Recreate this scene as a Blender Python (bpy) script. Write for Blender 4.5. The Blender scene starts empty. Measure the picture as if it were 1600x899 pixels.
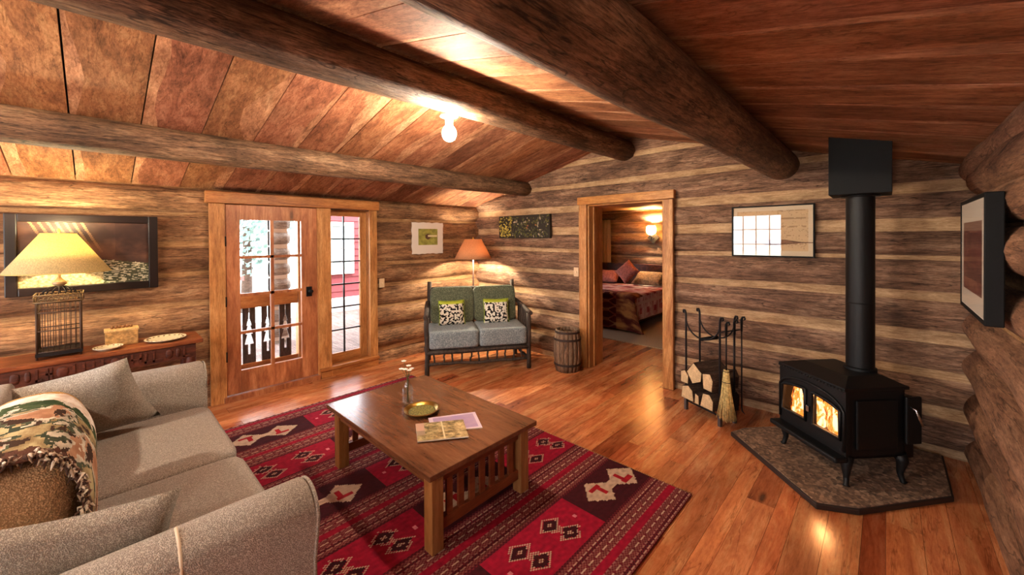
import bpy, bmesh, math, random
from mathutils import Vector, Matrix, noise
random.seed(7)
C = bpy.context.scene.collection
SC = bpy.context.scene
PI = math.pi

# ------------------------------------------------------------------ camera, light, exposure
F, CY, YAW, PITCH, ROLL, CAMH = 617.137, 376.532, -.758474, .00814, .0062627, 1.62
def cam():
    d = Vector((math.sin(YAW)*math.cos(PITCH), math.cos(YAW)*math.cos(PITCH), -math.sin(PITCH)))
    r = Vector((math.cos(YAW), -math.sin(YAW), 0)); dn = d.cross(r)
    c, s = math.cos(ROLL), math.sin(ROLL)
    R, D = c*r+s*dn, -s*r+c*dn
    U = -D; B = -d
    m = Matrix(((R.x, U.x, B.x, 0), (R.y, U.y, B.y, 0), (R.z, U.z, B.z, CAMH), (0, 0, 0, 1)))
    cd = bpy.data.cameras.new('camera'); o = bpy.data.objects.new('camera', cd); C.objects.link(o)
    cd.sensor_fit = 'HORIZONTAL'; cd.sensor_width = 36; cd.lens = 36*F/1600
    cd.shift_y = -(449.5-CY)/1600; cd.clip_start = .05; cd.clip_end = 200
    o.matrix_world = m; SC.camera = o
cam()
vs = SC.view_settings
vs.view_transform = 'Standard'; vs.look = 'None'; vs.gamma = 1; vs.use_curve_mapping = False; vs.exposure = 1.15
SC.cycles.use_denoising = True
SC.cycles.max_bounces = 8; SC.cycles.diffuse_bounces = 5; SC.cycles.glossy_bounces = 4
SC.cycles.transparent_max_bounces = 12; SC.cycles.caustics_reflective = False; SC.cycles.caustics_refractive = False
SC.cycles.sample_clamp_indirect = 6
BULB_P, TABLE_P, FLOOR_P, SCONCE_P, FIRE_E, SKY = 60, 24, 90, 170, 7.5, 8.5
w = bpy.data.worlds.new('sky'); SC.world = w; w.use_nodes = True
bg = w.node_tree.nodes['Background']; bg.inputs[0].default_value = (.86, .93, 1, 1); bg.inputs[1].default_value = SKY
def portal(loc, rot, sx, sy):
    l = bpy.data.lights.new('window_daylight', 'AREA'); l.shape = 'RECTANGLE'; l.size = sx; l.size_y = sy
    l.cycles.is_portal = True
    o = bpy.data.objects.new('window_daylight', l); C.objects.link(o); o.location = loc; o.rotation_euler = rot
portal((-5.1, 1.65, 1.05), (0, -PI/2, 0), 1.9, 1.55)
SOUTH_WINDOWS = ((-2.45, .70, .28), (-4.0, .70, .28), (-.10, .40, .27))  # first is reflected in the print; other two are unseen, added for fill daylight
for wx, hw_, _ in SOUTH_WINDOWS: portal((wx, -2.78, 1.3), (-PI/2, 0, PI), hw_*2-.05, 1.65)

# ------------------------------------------------------------------ helpers
def lin(c):
    return tuple(((x/255)/12.92 if x/255 <= .04045 else ((x/255+.055)/1.055)**2.4) for x in c[:3])
def L4(c): return (*lin(c), 1)

def new_mat(name):
    m = bpy.data.materials.new(name); m.use_nodes = True
    nt = m.node_tree; b = nt.nodes['Principled BSDF']
    return m, nt, b
def plain(name, c, rough=.6, metal=0, spec=.4, bump=0, bscale=80, var=0, emit=0):
    m, nt, b = new_mat(name)
    b.inputs['Base Color'].default_value = L4(c); b.inputs['Roughness'].default_value = rough
    b.inputs['Metallic'].default_value = metal; b.inputs['Specular IOR Level'].default_value = spec
    if emit:
        b.inputs['Emission Color'].default_value = L4(c); b.inputs['Emission Strength'].default_value = emit
    if bump or var:
        tc = nt.nodes.new('ShaderNodeTexCoord'); n = nt.nodes.new('ShaderNodeTexNoise')
        n.inputs['Scale'].default_value = bscale; n.inputs['Detail'].default_value = 4
        nt.links.new(tc.outputs['Object'], n.inputs['Vector'])
        if bump:
            bp = nt.nodes.new('ShaderNodeBump'); bp.inputs['Strength'].default_value = bump; bp.inputs['Distance'].default_value = .01
            nt.links.new(n.outputs['Fac'], bp.inputs['Height']); nt.links.new(bp.outputs[0], b.inputs['Normal'])
        if var:
            r = nt.nodes.new('ShaderNodeValToRGB')
            r.color_ramp.elements[0].position = .35; r.color_ramp.elements[1].position = .68
            r.color_ramp.elements[0].color = (*[x*(1-var) for x in lin(c)], 1)
            r.color_ramp.elements[1].color = (*[min(1, x*(1+var)) for x in lin(c)], 1)
            nt.links.new(n.outputs['Fac'], r.inputs[0]); nt.links.new(r.outputs[0], b.inputs['Base Color'])
    return m
def wood(name, dark, mid, light, axis='y', s=1.0, rough=.6, bump=.35, attr=None, spec=.3, coat=0, streak=.55, blotch=.35, crack=0, knot=0):
    m, nt, b = new_mat(name); N = nt.nodes.new; K = nt.links.new
    tc = N('ShaderNodeTexCoord'); base = tc.outputs['Object']
    oi = N('ShaderNodeObjectInfo'); sc = N('ShaderNodeVectorMath'); sc.operation = 'SCALE'; sc.inputs[0].default_value = (37, 53, 29)
    K(oi.outputs['Random'], sc.inputs['Scale'])
    ad = N('ShaderNodeVectorMath'); ad.operation = 'ADD'; K(base, ad.inputs[0]); K(sc.outputs[0], ad.inputs[1]); vec = ad.outputs[0]
    if attr:
        at = N('ShaderNodeAttribute'); at.attribute_name = attr
        s2 = N('ShaderNodeVectorMath'); s2.operation = 'SCALE'; s2.inputs['Scale'].default_value = 61; K(at.outputs['Color'], s2.inputs[0])
        a2 = N('ShaderNodeVectorMath'); a2.operation = 'ADD'; K(vec, a2.inputs[0]); K(s2.outputs[0], a2.inputs[1]); vec = a2.outputs[0]
    def mapped(al, ac):
        mp = N('ShaderNodeMapping'); mp.inputs['Scale'].default_value = tuple(al if k == axis else ac for k in 'xyz')
        K(vec, mp.inputs[0]); return mp.outputs[0]
    def noi(v, det, ro=.6, dist=0):
        n = N('ShaderNodeTexNoise'); n.inputs['Scale'].default_value = 1; n.inputs['Detail'].default_value = det
        n.inputs['Roughness'].default_value = ro; n.inputs['Distortion'].default_value = dist; K(v, n.inputs['Vector']); return n.outputs['Fac']
    n1 = noi(mapped(1.6*s, 12*s), 8, .7, .8); n2 = noi(mapped(5*s, 55*s), 5, .75, .6); n4 = noi(mapped(18*s, 120*s), 3, .8, .2); n3 = noi(mapped(2.6*s, 4*s), 4); n5 = noi(mapped(.9*s, 9*s), 4, .6, .5)
    r1 = N('ShaderNodeValToRGB'); e = r1.color_ramp.elements
    e[0].position = .3; e[0].color = L4(dark); e[1].position = .72; e[1].color = L4(light)
    x = e.new(.5); x.color = L4(mid); K(n1, r1.inputs[0]); col = r1.outputs[0]
    def mult(col, fac_sock, lo, hi, dk):
        r = N('ShaderNodeValToRGB'); r.color_ramp.elements[0].position = lo; r.color_ramp.elements[1].position = hi
        r.color_ramp.elements[0].color = (dk, dk*.95, dk*.9, 1); r.color_ramp.elements[1].color = (1, 1, 1, 1); K(fac_sock, r.inputs[0])
        mx = N('ShaderNodeMix'); mx.data_type = 'RGBA'; mx.blend_type = 'MULTIPLY'; mx.inputs[0].default_value = 1
        K(col, mx.inputs[6]); K(r.outputs[0], mx.inputs[7]); return mx.outputs[2]
    col = mult(col, n2, .36, .55, 1-streak); col = mult(col, n4, .38, .56, 1-streak*.8); col = mult(col, n3, .32, .6, 1-blotch)
    if crack:
        ab = N('ShaderNodeMath'); ab.operation = 'COMPARE'; ab.inputs[1].default_value = .5; ab.inputs[2].default_value = .0
        sb = N('ShaderNodeMath'); sb.operation = 'SUBTRACT'; sb.inputs[1].default_value = .5; K(n5, sb.inputs[0])
        ab.operation = 'ABSOLUTE'; K(sb.outputs[0], ab.inputs[0]); col = mult(col, ab.outputs[0], .002, .011, 1-crack)
    if knot:
        kv = N('ShaderNodeTexVoronoi'); kv.inputs['Scale'].default_value = 1; kv.inputs['Randomness'].default_value = 1
        K(mapped(1.1*s, 4.2*s), kv.inputs['Vector']); col = mult(col, kv.outputs['Distance'], .035, .10, 1-knot)
    if attr:
        mx = N('ShaderNodeMix'); mx.data_type = 'RGBA'; mx.blend_type = 'MULTIPLY'; mx.inputs[0].default_value = 1
        K(col, mx.inputs[6]); K(at.outputs['Color'], mx.inputs[7]); col = mx.outputs[2]
    K(col, b.inputs['Base Color'])
    b.inputs['Roughness'].default_value = rough; b.inputs['Specular IOR Level'].default_value = spec
    b.inputs['Coat Weight'].default_value = coat; b.inputs['Coat Roughness'].default_value = .18
    if bump:
        mh = N('ShaderNodeMath'); mh.operation = 'ADD'; K(n2, mh.inputs[0]); K(n1, mh.inputs[1])
        bp = N('ShaderNodeBump'); bp.inputs['Strength'].default_value = bump; bp.inputs['Distance'].default_value = .012
        K(mh.outputs[0], bp.inputs['Height']); K(bp.outputs[0], b.inputs['Normal'])
    return m
def fabric(name, c1, c2, scale=120, rough=.95, bump=.6, dist=.006, sheen=.2):
    m, nt, b = new_mat(name); N = nt.nodes.new; K = nt.links.new
    tc = N('ShaderNodeTexCoord'); v = N('ShaderNodeTexVoronoi'); v.inputs['Scale'].default_value = scale; K(tc.outputs['Object'], v.inputs['Vector'])
    n = N('ShaderNodeTexNoise'); n.inputs['Scale'].default_value = scale*.4; n.inputs['Detail'].default_value = 5; K(tc.outputs['Object'], n.inputs['Vector'])
    a = N('ShaderNodeMath'); a.operation = 'SUBTRACT'; K(n.outputs['Fac'], a.inputs[0]); K(v.outputs['Distance'], a.inputs[1])
    r = N('ShaderNodeValToRGB'); r.color_ramp.elements[0].position = 0; r.color_ramp.elements[1].position = .22
    r.color_ramp.elements[0].color = L4(c1); r.color_ramp.elements[1].color = L4(c2); K(a.outputs[0], r.inputs[0]); K(r.outputs[0], b.inputs['Base Color'])
    b.inputs['Roughness'].default_value = rough; b.inputs['Specular IOR Level'].default_value = .15; b.inputs['Sheen Weight'].default_value = sheen
    bp = N('ShaderNodeBump'); bp.inputs['Strength'].default_value = bump; bp.inputs['Distance'].default_value = dist
    K(a.outputs[0], bp.inputs['Height']); K(bp.outputs[0], b.inputs['Normal'])
    return m
def painted(name, rough=.7, spec=.3, coat=0, bump=0, bscale=300):
    m, nt, b = new_mat(name); at = nt.nodes.new('ShaderNodeAttribute'); at.attribute_name = 'Col'
    nt.links.new(at.outputs['Color'], b.inputs['Base Color']); b.inputs['Roughness'].default_value = rough
    b.inputs['Specular IOR Level'].default_value = spec; b.inputs['Coat Weight'].default_value = coat; b.inputs['Coat Roughness'].default_value = .02
    if bump:
        tc = nt.nodes.new('ShaderNodeTexCoord'); n = nt.nodes.new('ShaderNodeTexNoise'); n.inputs['Scale'].default_value = bscale
        nt.links.new(tc.outputs['Object'], n.inputs['Vector'])
        bp = nt.nodes.new('ShaderNodeBump'); bp.inputs['Strength'].default_value = bump; bp.inputs['Distance'].default_value = .004
        nt.links.new(n.outputs['Fac'], bp.inputs['Height']); nt.links.new(bp.outputs[0], b.inputs['Normal'])
    return m
def glass(name, refl=.1, tint=(255, 255, 255), rough=0.0, graze=.8):
    m = bpy.data.materials.new(name); m.use_nodes = True; nt = m.node_tree; nt.nodes.clear(); N = nt.nodes.new; K = nt.links.new
    o = N('ShaderNodeOutputMaterial'); t = N('ShaderNodeBsdfTransparent'); t.inputs[0].default_value = L4(tint)
    g = N('ShaderNodeBsdfGlossy'); g.inputs['Roughness'].default_value = rough
    mx = N('ShaderNodeMixShader'); lw = N('ShaderNodeLayerWeight'); lw.inputs[0].default_value = .5
    pw = N('ShaderNodeMath'); pw.operation = 'POWER'; pw.inputs[1].default_value = 5; K(lw.outputs['Facing'], pw.inputs[0])
    mu = N('ShaderNodeMath'); mu.operation = 'MULTIPLY_ADD'; mu.inputs[1].default_value = graze; mu.inputs[2].default_value = refl; mu.use_clamp = True
    K(pw.outputs[0], mu.inputs[0]); K(mu.outputs[0], mx.inputs[0]); K(t.outputs[0], mx.inputs[1]); K(g.outputs[0], mx.inputs[2]); K(mx.outputs[0], o.inputs[0])
    return m
def emitter(name, c, e):
    m = bpy.data.materials.new(name); m.use_nodes = True; nt = m.node_tree; nt.nodes.clear()
    o = nt.nodes.new('ShaderNodeOutputMaterial'); x = nt.nodes.new('ShaderNodeEmission'); x.inputs[0].default_value = L4(c); x.inputs[1].default_value = e
    nt.links.new(x.outputs[0], o.inputs[0]); return m
def shade_mat(name, c, tr=.55, bscale=140):
    m = bpy.data.materials.new(name); m.use_nodes = True; nt = m.node_tree; nt.nodes.clear(); N = nt.nodes.new; K = nt.links.new
    o = N('ShaderNodeOutputMaterial'); d = N('ShaderNodeBsdfDiffuse'); t = N('ShaderNodeBsdfTranslucent'); mx = N('ShaderNodeMixShader'); mx.inputs[0].default_value = tr
    tc = N('ShaderNodeTexCoord'); n = N('ShaderNodeTexNoise'); n.inputs['Scale'].default_value = bscale; K(tc.outputs['Object'], n.inputs['Vector'])
    r = N('ShaderNodeValToRGB'); r.color_ramp.elements[0].position = .35; r.color_ramp.elements[1].position = .65
    r.color_ramp.elements[0].color = (*[x*.72 for x in lin(c)], 1); r.color_ramp.elements[1].color = L4(c); K(n.outputs['Fac'], r.inputs[0])
    K(r.outputs[0], d.inputs[0]); K(r.outputs[0], t.inputs[0]); K(d.outputs[0], mx.inputs[1]); K(t.outputs[0], mx.inputs[2]); K(mx.outputs[0], o.inputs[0])
    return m

class MB:
    def __init__(s, M=None): s.bm = bmesh.new(); s.M = M; s.mi = 0
    def _f(s, vs, smooth=False):
        try:
            f = s.bm.faces.new(vs); f.material_index = s.mi; f.smooth = smooth; return f
        except ValueError: return None
    def v(s, p):
        p = Vector(p); return s.bm.verts.new(s.M @ p if s.M else p)
    def box(s, lo, hi, R=None, c=None):
        P = [(x, y, z) for x in (lo[0], hi[0]) for y in (lo[1], hi[1]) for z in (lo[2], hi[2])]
        if R is not None:
            c = Vector(c) if c is not None else Vector(((lo[0]+hi[0])/2, (lo[1]+hi[1])/2, (lo[2]+hi[2])/2))
            P = [R @ (Vector(p)-c) + c for p in P]
        V = [s.v(p) for p in P]
        for q in ((0, 1, 3, 2), (4, 6, 7, 5), (0, 4, 5, 1), (2, 3, 7, 6), (0, 2, 6, 4), (1, 5, 7, 3)): s._f([V[i] for i in q])
        return s
    def tube(s, pts, r, n=10, closed=False, caps=True, wob=0, seed=0):
        pts = [Vector(p) for p in pts]; rr = r if isinstance(r, (list, tuple)) else [r]*len(pts); rings = []
        prev = None
        for i, p in enumerate(pts):
            if closed: t = (pts[(i+1) % len(pts)]-pts[i-1])
            else: t = pts[min(i+1, len(pts)-1)]-pts[max(i-1, 0)]
            t.normalize()
            if prev is None:
                a = t.orthogonal().normalized()
                if abs(t.z) < .5: a = Vector((0, 0, 1)); a = (a - t*a.dot(t)).normalized()
            else: a = (prev - t*prev.dot(t)).normalized()
            prev = a; b = t.cross(a)
            ring = []
            for k in range(n):
                an = 2*PI*k/n; q = rr[i]
                if wob: q *= 1+wob*noise.noise(Vector((math.cos(an)*1.2+seed, math.sin(an)*1.2, i*.45+seed*3)))
                ring.append(s.v(p+a*math.cos(an)*q+b*math.sin(an)*q))
            rings.append(ring)
        m = len(rings)
        for i in range(m if closed else m-1):
            A, B = rings[i], rings[(i+1) % m]
            for k in range(n): s._f([A[k], A[(k+1) % n], B[(k+1) % n], B[k]], True)
        if caps and not closed: s._f(rings[0][::-1]); s._f(rings[-1])
        return s
    def lathe(s, prof, c=(0, 0, 0), n=32, smooth=True, cap0=False, cap1=False, sx=1, sy=1, ph=0):
        c = Vector(c); rings = []
        for r, z in prof: rings.append([s.v(c+Vector((r*sx*math.cos(2*PI*k/n+ph), r*sy*math.sin(2*PI*k/n+ph), z))) for k in range(n)])
        for A, B in zip(rings, rings[1:]):
            for k in range(n): s._f([A[k], A[(k+1) % n], B[(k+1) % n], B[k]], smooth)
        if cap0: s._f(rings[0][::-1])
        if cap1: s._f(rings[-1])
        return s
    def prism(s, poly, fn, h0, h1):
        A = [s.v(fn(a, b, h0)) for a, b in poly]; B = [s.v(fn(a, b, h1)) for a, b in poly]; n = len(poly)
        s._f(A[::-1]); s._f(B)
        for k in range(n): s._f([A[k], A[(k+1) % n], B[(k+1) % n], B[k]])
        return s
    def rbox(s, c, size, k=8, cuts=8, crown=0, R=None):
        c = Vector(c); b2 = bmesh.new(); bmesh.ops.create_cube(b2, size=2); bmesh.ops.subdivide_edges(b2, edges=b2.edges[:], cuts=cuts, use_grid_fill=True)
        mp = {}
        for v in b2.verts:
            p = v.co; mx = max(abs(x) for x in p); nk = sum(abs(x)**k for x in p)**(1/k); q = p/nk*mx
            q = Vector((q.x*size[0]/2, q.y*size[1]/2, q.z*size[2]/2))
            if crown and p.z > 0: q.z += crown*(1-p.x**2)*(1-p.y**2)
            if R is not None: q = R @ q
            mp[v] = s.v(c+q)
        for f in b2.faces: s._f([mp[v] for v in f.verts], True)
        b2.free(); return s
    def pillow(s, w, h, d, n=14, pinch=.07, R=None, c=(0, 0, 0)):
        c = Vector(c); lay = []
        for sg in (1, -1):
            G = []
            for i in range(n+1):
                row = []
                for j in range(n+1):
                    a, b = 2*i/n-1, 2*j/n-1
                    x = w/2*a*(1-pinch*(1-b*b)); y = h/2*b*(1-pinch*(1-a*a))
                    t = max(0, (1-a**4)*(1-b**4))**.55*d/2
                    t *= 1+.12*noise.noise(Vector((a*1.7+w*9, b*1.7, sg*2)))
                    p = Vector((x, sg*t, y)); 
                    if R is not None: p = R @ p
                    if sg == -1 and (i in (0, n) or j in (0, n)): row.append(lay[0][i][j])
                    else: row.append(s.v(c+p))
                G.append(row)
            lay.append(G)
        for G, sg in zip(lay, (1, -1)):
            for i in range(n):
                for j in range(n):
                    q = [G[i][j], G[i+1][j], G[i+1][j+1], G[i][j+1]]; s._f(q if sg == -1 else q[::-1], True)
        return s
    def build(s, name, mat, parent=None, bevel=0, seg=2, smooth=None, loc=None, rot=None, fix=True):
        if fix: bmesh.ops.recalc_face_normals(s.bm, faces=s.bm.faces[:])
        me = bpy.data.meshes.new(name); s.bm.to_mesh(me); s.bm.free()
        for m in (mat if isinstance(mat, (list, tuple)) else [mat]): me.materials.append(m)
        if smooth:
            for p in me.polygons: p.use_smooth = True
            me.set_sharp_from_angle(angle=smooth)
        o = bpy.data.objects.new(name, me); C.objects.link(o)
        if parent is not None: o.parent = parent
        if loc is not None: o.location = loc
        if rot is not None: o.rotation_euler = rot
        if bevel:
            md = o.modifiers.new('bevel', 'BEVEL'); md.width = bevel; md.segments = seg; md.limit_method = 'ANGLE'; md.angle_limit = .7
        return o
def tag(o, label=None, cat=None, group=None, kind=None):
    if label: o['label'] = label
    if cat: o['category'] = cat
    if group: o['group'] = group
    if kind: o['kind'] = kind
    return o
def thing(name, label, cat, loc=(0, 0, 0), rot=(0, 0, 0), group=None):
    o = bpy.data.objects.new(name, None); C.objects.link(o); o.empty_display_size = .1
    o.location = loc; o.rotation_euler = rot if isinstance(rot, (tuple, list)) else (0, 0, rot)
    return tag(o, label, cat, group)
def struct(o, label=None): return tag(o, label, kind='structure')
def setcol(o, cols, name='Col'):
    """one colour per face"""
    me = o.data; at = me.color_attributes.new(name, 'FLOAT_COLOR', 'CORNER'); buf = []
    for p in me.polygons: buf += list(cols[p.index])*p.loop_total
    at.data.foreach_set('color', buf)
def grid_paint(name, nu, nv, pos, colf, mat, parent=None, smooth=False):
    """a painted sheet: nu x nv cells, pos(u,v)->xyz, colf(u,v)->(r,g,b) 0-255"""
    vs_ = [tuple(pos(i/nu, j/nv)) for j in range(nv+1) for i in range(nu+1)]
    fs = [(j*(nu+1)+i, j*(nu+1)+i+1, (j+1)*(nu+1)+i+1, (j+1)*(nu+1)+i) for j in range(nv) for i in range(nu)]
    me = bpy.data.meshes.new(name); me.from_pydata(vs_, [], fs); me.materials.append(mat)
    o = bpy.data.objects.new(name, me); C.objects.link(o)
    if parent is not None: o.parent = parent
    setcol(o, [(*lin(colf((i+.5)/nu, (j+.5)/nv)), 1) for j in range(nv) for i in range(nu)])
    if smooth:
        for p in me.polygons: p.use_smooth = True
    return o
def mixc(a, b, t): t = max(0, min(1, t)); return tuple(x+(y-x)*t for x, y in zip(a, b))
def nz(x, y, z=0, s=1): return noise.noise(Vector((x*s, y*s, z)))
def fb(x, y, z=0): return noise.fractal(Vector((x, y, z)), .9, 2.0, 5)
def rotz(a): return Matrix.Rotation(a, 3, 'Z')
def rotx(a): return Matrix.Rotation(a, 3, 'X')
def roty(a): return Matrix.Rotation(a, 3, 'Y')

# ------------------------------------------------------------------ materials
M_logB = wood('log_x', (96, 70, 57), (154, 116, 92), (198, 162, 134), 'x', s=1.0, rough=.75, bump=.7, streak=.55, blotch=.5, crack=.65, knot=.4)
M_logL = wood('log_y', (108, 74, 52), (170, 124, 88), (212, 170, 128), 'y', s=1.0, rough=.75, bump=.7, streak=.5, blotch=.5, crack=.6, knot=.4)
M_logR = wood('log_r', (112, 78, 60), (162, 118, 90), (200, 154, 122), 'y', s=1.0, rough=.75, bump=.7, streak=.4, blotch=.4, crack=.6, knot=.4)
M_chB = wood('chink_x', (158, 122, 90), (200, 164, 126), (222, 190, 152), 'x', s=2, rough=.9, bump=.6, streak=.3, blotch=.3)
M_chL = wood('chink_y', (146, 106, 72), (192, 148, 104), (216, 176, 130), 'y', s=2, rough=.9, bump=.6, streak=.3, blotch=.3)
M_beam = wood('beam_wood', (84, 60, 46), (146, 110, 84), (190, 156, 124), 'y', s=1.1, rough=.6, bump=.8, streak=.6, blotch=.6, crack=.75, knot=.6)
M_ceil = wood('ceiling_boards', (128, 82, 62), (182, 126, 94), (214, 164, 128), 'x', s=.9, rough=.65, bump=.2, attr='pc', spec=.15, streak=.35, blotch=.4, crack=.35, knot=.45)
M_floor = wood('floor_boards', (178, 98, 60), (224, 144, 92), (244, 188, 134), 'y', s=1.0, rough=.24, bump=.04, attr='pc', spec=.5, coat=.5, streak=.15, blotch=.3, crack=.35, knot=.75)
M_gap = plain('board_gap', (14, 8, 6), .9)
M_pine_z = wood('pine_z', (156, 98, 54), (196, 136, 80), (220, 168, 110), 'z', s=1, rough=.45, bump=.12, streak=.3, blotch=.3, knot=.6)
M_pine_y = wood('pine_y', (146, 84, 42), (184, 118, 64), (208, 148, 90), 'y', s=1, rough=.45, bump=.12, streak=.3, blotch=.3)
M_pine_x = wood('pine_x', (156, 96, 44), (196, 134, 68), (220, 164, 96), 'x', s=1, rough=.45, bump=.12, streak=.3, blotch=.3)
M_door = wood('door_pine', (134, 74, 48), (178, 112, 74), (204, 142, 98), 'z', s=1, rough=.4, bump=.1, streak=.2, blotch=.3, knot=.6)
M_oak_x = wood('table_oak_x', (84, 50, 32), (110, 70, 47), (132, 90, 62), 'x', s=1, rough=.22, bump=.03, spec=.5, coat=.3, streak=.12, blotch=.25)
M_oak_z = wood('table_oak_z', (116, 74, 42), (150, 104, 62), (176, 128, 82), 'z', s=1, rough=.4, bump=.05, streak=.15, blotch=.2)
M_oak_y = wood('table_oak_y', (92, 46, 26), (118, 62, 36), (142, 84, 50), 'y', s=1, rough=.4, bump=.05, streak=.15, blotch=.2)
M_console = wood('console_wood', (86, 40, 22), (134, 70, 38), (170, 104, 58), 'y', s=1, rough=.4, bump=.15, streak=.3)
M_carved = wood('carved_wood', (48, 20, 12), (84, 38, 22), (120, 60, 36), 'y', s=1.5, rough=.5, bump=.3, streak=.4)
M_twig = wood('twig_wood', (38, 30, 27), (74, 60, 52), (112, 94, 82), 'z', s=3, rough=.7, bump=.5)
M_sofa = fabric('sofa_tweed', (132, 122, 114), (186, 176, 166), 330, bump=.9, dist=.003)
M_pillow = fabric('pillow_tweed', (134, 124, 114), (188, 178, 166), 340, bump=.9, dist=.003)
M_backc = fabric('tan_cushion', (150, 118, 86), (196, 160, 122), 220)
M_iron = plain('black_iron', (20, 18, 19), .45, .6, .4, bump=.15, bscale=120)
M_iron2 = plain('wrought_iron', (34, 29, 30), .5, .7, .4, bump=.2, bscale=90)
M_stove = plain('stove_iron', (13, 12, 13), .5, .2, .35, bump=.12, bscale=200)
M_black = plain('black_paint', (10, 9, 10), .65, 0, .2)
M_frame = plain('dark_frame', (22, 10, 10), .35, 0, .4)
M_white = plain('white_paint', (224, 216, 204), .5)
M_brass = plain('brass', (176, 140, 70), .3, 1, .5, bump=.1)
M_chrome = plain('steel_handle', (190, 190, 190), .25, 1)
M_green = fabric('green_cushion', (74, 80, 62), (122, 124, 98), 160)
M_blue = fabric('grey_blue_cushion', (104, 114, 120), (160, 168, 170), 160)
M_lime = fabric('lime_trim', (120, 136, 40), (168, 180, 70), 160)
M_paint = painted('painted', .65)
M_rug = painted('rug_weave', .95, .1, bump=.5, bscale=260)
M_knit = painted('woven_cloth', .95, .1, bump=.4, bscale=220)
M_picglass = painted('glazed_print', .35, .5, coat=.9)
M_pane = glass('window_glass', .02)
M_bottle = glass('bottle_glass', .10, (250, 252, 249))
M_stoveglass = glass('stove_glass', .02, (235, 225, 215))
M_bark = wood('bark', (44, 30, 24), (84, 62, 50), (120, 98, 82), 'y', s=3, rough=.9, bump=.8)
M_cut = plain('cut_wood', (196, 168, 128), .8, bump=.3, bscale=60, var=.2)
M_barrel = wood('barrel_wood', (92, 70, 56), (140, 112, 90), (172, 146, 120), 'z', s=1.6, rough=.7, bump=.4, streak=.5, attr='pc')
M_hoop = plain('barrel_hoop', (58, 44, 38), .6, .4, bump=.2)
M_straw = plain('broom_straw', (190, 166, 108), .9, var=.35, bscale=60)

# ------------------------------------------------------------------ the room
XL, XR, YB, YF = -4.80, .465, 4.24, -2.6      # inside faces
APEX_X, APEX_Z, SL = -2.2, 2.775, .252
def ceil_z(x): return APEX_Z - SL*abs(x-APEX_X)

# floor boards
def floor_boards():
    bm = MB(); cols = []; x = -4.95; rnd = random.Random(5)
    while x < .6:
        wd = rnd.choice((.095, .115, .13, .145)); y = -2.8
        while y < 8.4:
            ln = rnd.uniform(1.0, 3.2); y1 = min(8.4, y+ln)
            n0 = len(bm.bm.faces)
            bm.box((x+.0008, y+.0008, -.03), (x+wd-.0008, y1-.0008, rnd.uniform(-.0008, 0)))
            t = rnd.random(); base = rnd.uniform(.70, 1.15)
            c = mixc((1.0, .93, .86), (.78, .5, .44), t) if t < .6 else mixc((1.1, 1.15, 1.2), (.9, .8, .75), rnd.random())
            if rnd.random() < .15: c = (.6, .38, .35)
            cols += [(c[0]*base, c[1]*base, c[2]*base, 1)]*(len(bm.bm.faces)-n0)
            y = y1
        x += wd
    bm.bm.faces.ensure_lookup_table()
    o = bm.build('floor', M_floor, fix=False); setcol(o, cols, 'pc'); struct(o, 'reddish fir plank floor with dark knots')
floor_boards()
struct(MB().box((-5.1, -2.9, -.2), (.7, 8.6, -.031)).build('floor_slab', M_gap))

# ceiling boards: two slopes, boards run down the slope, .33 m wide
def ceil_boards(name, sgn, x_out):
    bm = MB(); cols = []; rnd = random.Random(11+sgn); y = -2.72; pitch = .327
    while y < 4.5:
        y1 = y+pitch; g = rnd.uniform(.003, .010)
        n0 = len(bm.bm.faces); nseg = 14
        tone = rnd.uniform(.72, 1.02); c = (tone*rnd.uniform(.97, 1.03), tone*rnd.uniform(.86, 1.0), tone*rnd.uniform(.78, 1.0))
        edges = []   # pale sapwood strip along one edge with a wavy inner border
        side = rnd.random(); wmax = rnd.choice((0, .06, .09, .12, .14))
        ph = rnd.uniform(0, 9)
        for k in range(nseg):
            xa = APEX_X + (x_out-APEX_X)*k/nseg; xb = APEX_X + (x_out-APEX_X)*(k+1)/nseg
            def wv(t): return max(0, wmax*(.55+.9*noise.noise(Vector((t*1.6+ph, ph, 0)))))
            wa, wb = wv(k/nseg*2.6), wv((k+1)/nseg*2.6)
            def cell(ya0, ya1, yb0, yb1, col):
                P = [(xa, ya0, ceil_z(xa)), (xa, ya1, ceil_z(xa)), (xb, yb1, ceil_z(xb)), (xb, yb0, ceil_z(xb))]
                lo = [bm.v(p) for p in P]; up = [bm.v((p[0], p[1], p[2]+.035)) for p in P]
                for q in ((lo[0], lo[1], lo[2], lo[3]), (up[3], up[2], up[1], up[0]), (lo[1], lo[0], up[0], up[1]), (lo[3], lo[2], up[2], up[3]), (lo[0], lo[3], up[3], up[0]), (lo[2], lo[1], up[1], up[2])):
                    bm._f(list(q)); cols.append((*col, 1))
            ya, yb = y+g/2, y1-g/2
            pale = (1.22, 1.34, 1.4)
            if wmax == 0 or (wa < .004 and wb < .004): cell(ya, yb, ya, yb, c)
            elif side < .5:
                cell(ya, ya+wa+.001, ya, ya+wb+.001, pale); cell(ya+wa+.001, yb, ya+wb+.001, yb, c)
            else:
                cell(yb-wa-.001, yb, yb-wb-.001, yb, pale); cell(ya, yb-wa-.001, ya, yb-wb-.001, c)
        y = y1
    o = bm.build(name, M_ceil, fix=False); setcol(o, cols, 'pc'); struct(o, 'wide stained pine ceiling boards')
    b = MB(); P = [(APEX_X, ceil_z(APEX_X)), (x_out, ceil_z(x_out))]
    b.prism([(P[0][0], P[0][1]+.04), (P[1][0], P[1][1]+.04), (P[1][0], P[1][1]+.2), (P[0][0], P[0][1]+.2)], lambda a, c_, h: (a, h, c_), -2.9, 4.5)
    struct(b.build('ceiling_backing', M_gap))
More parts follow.
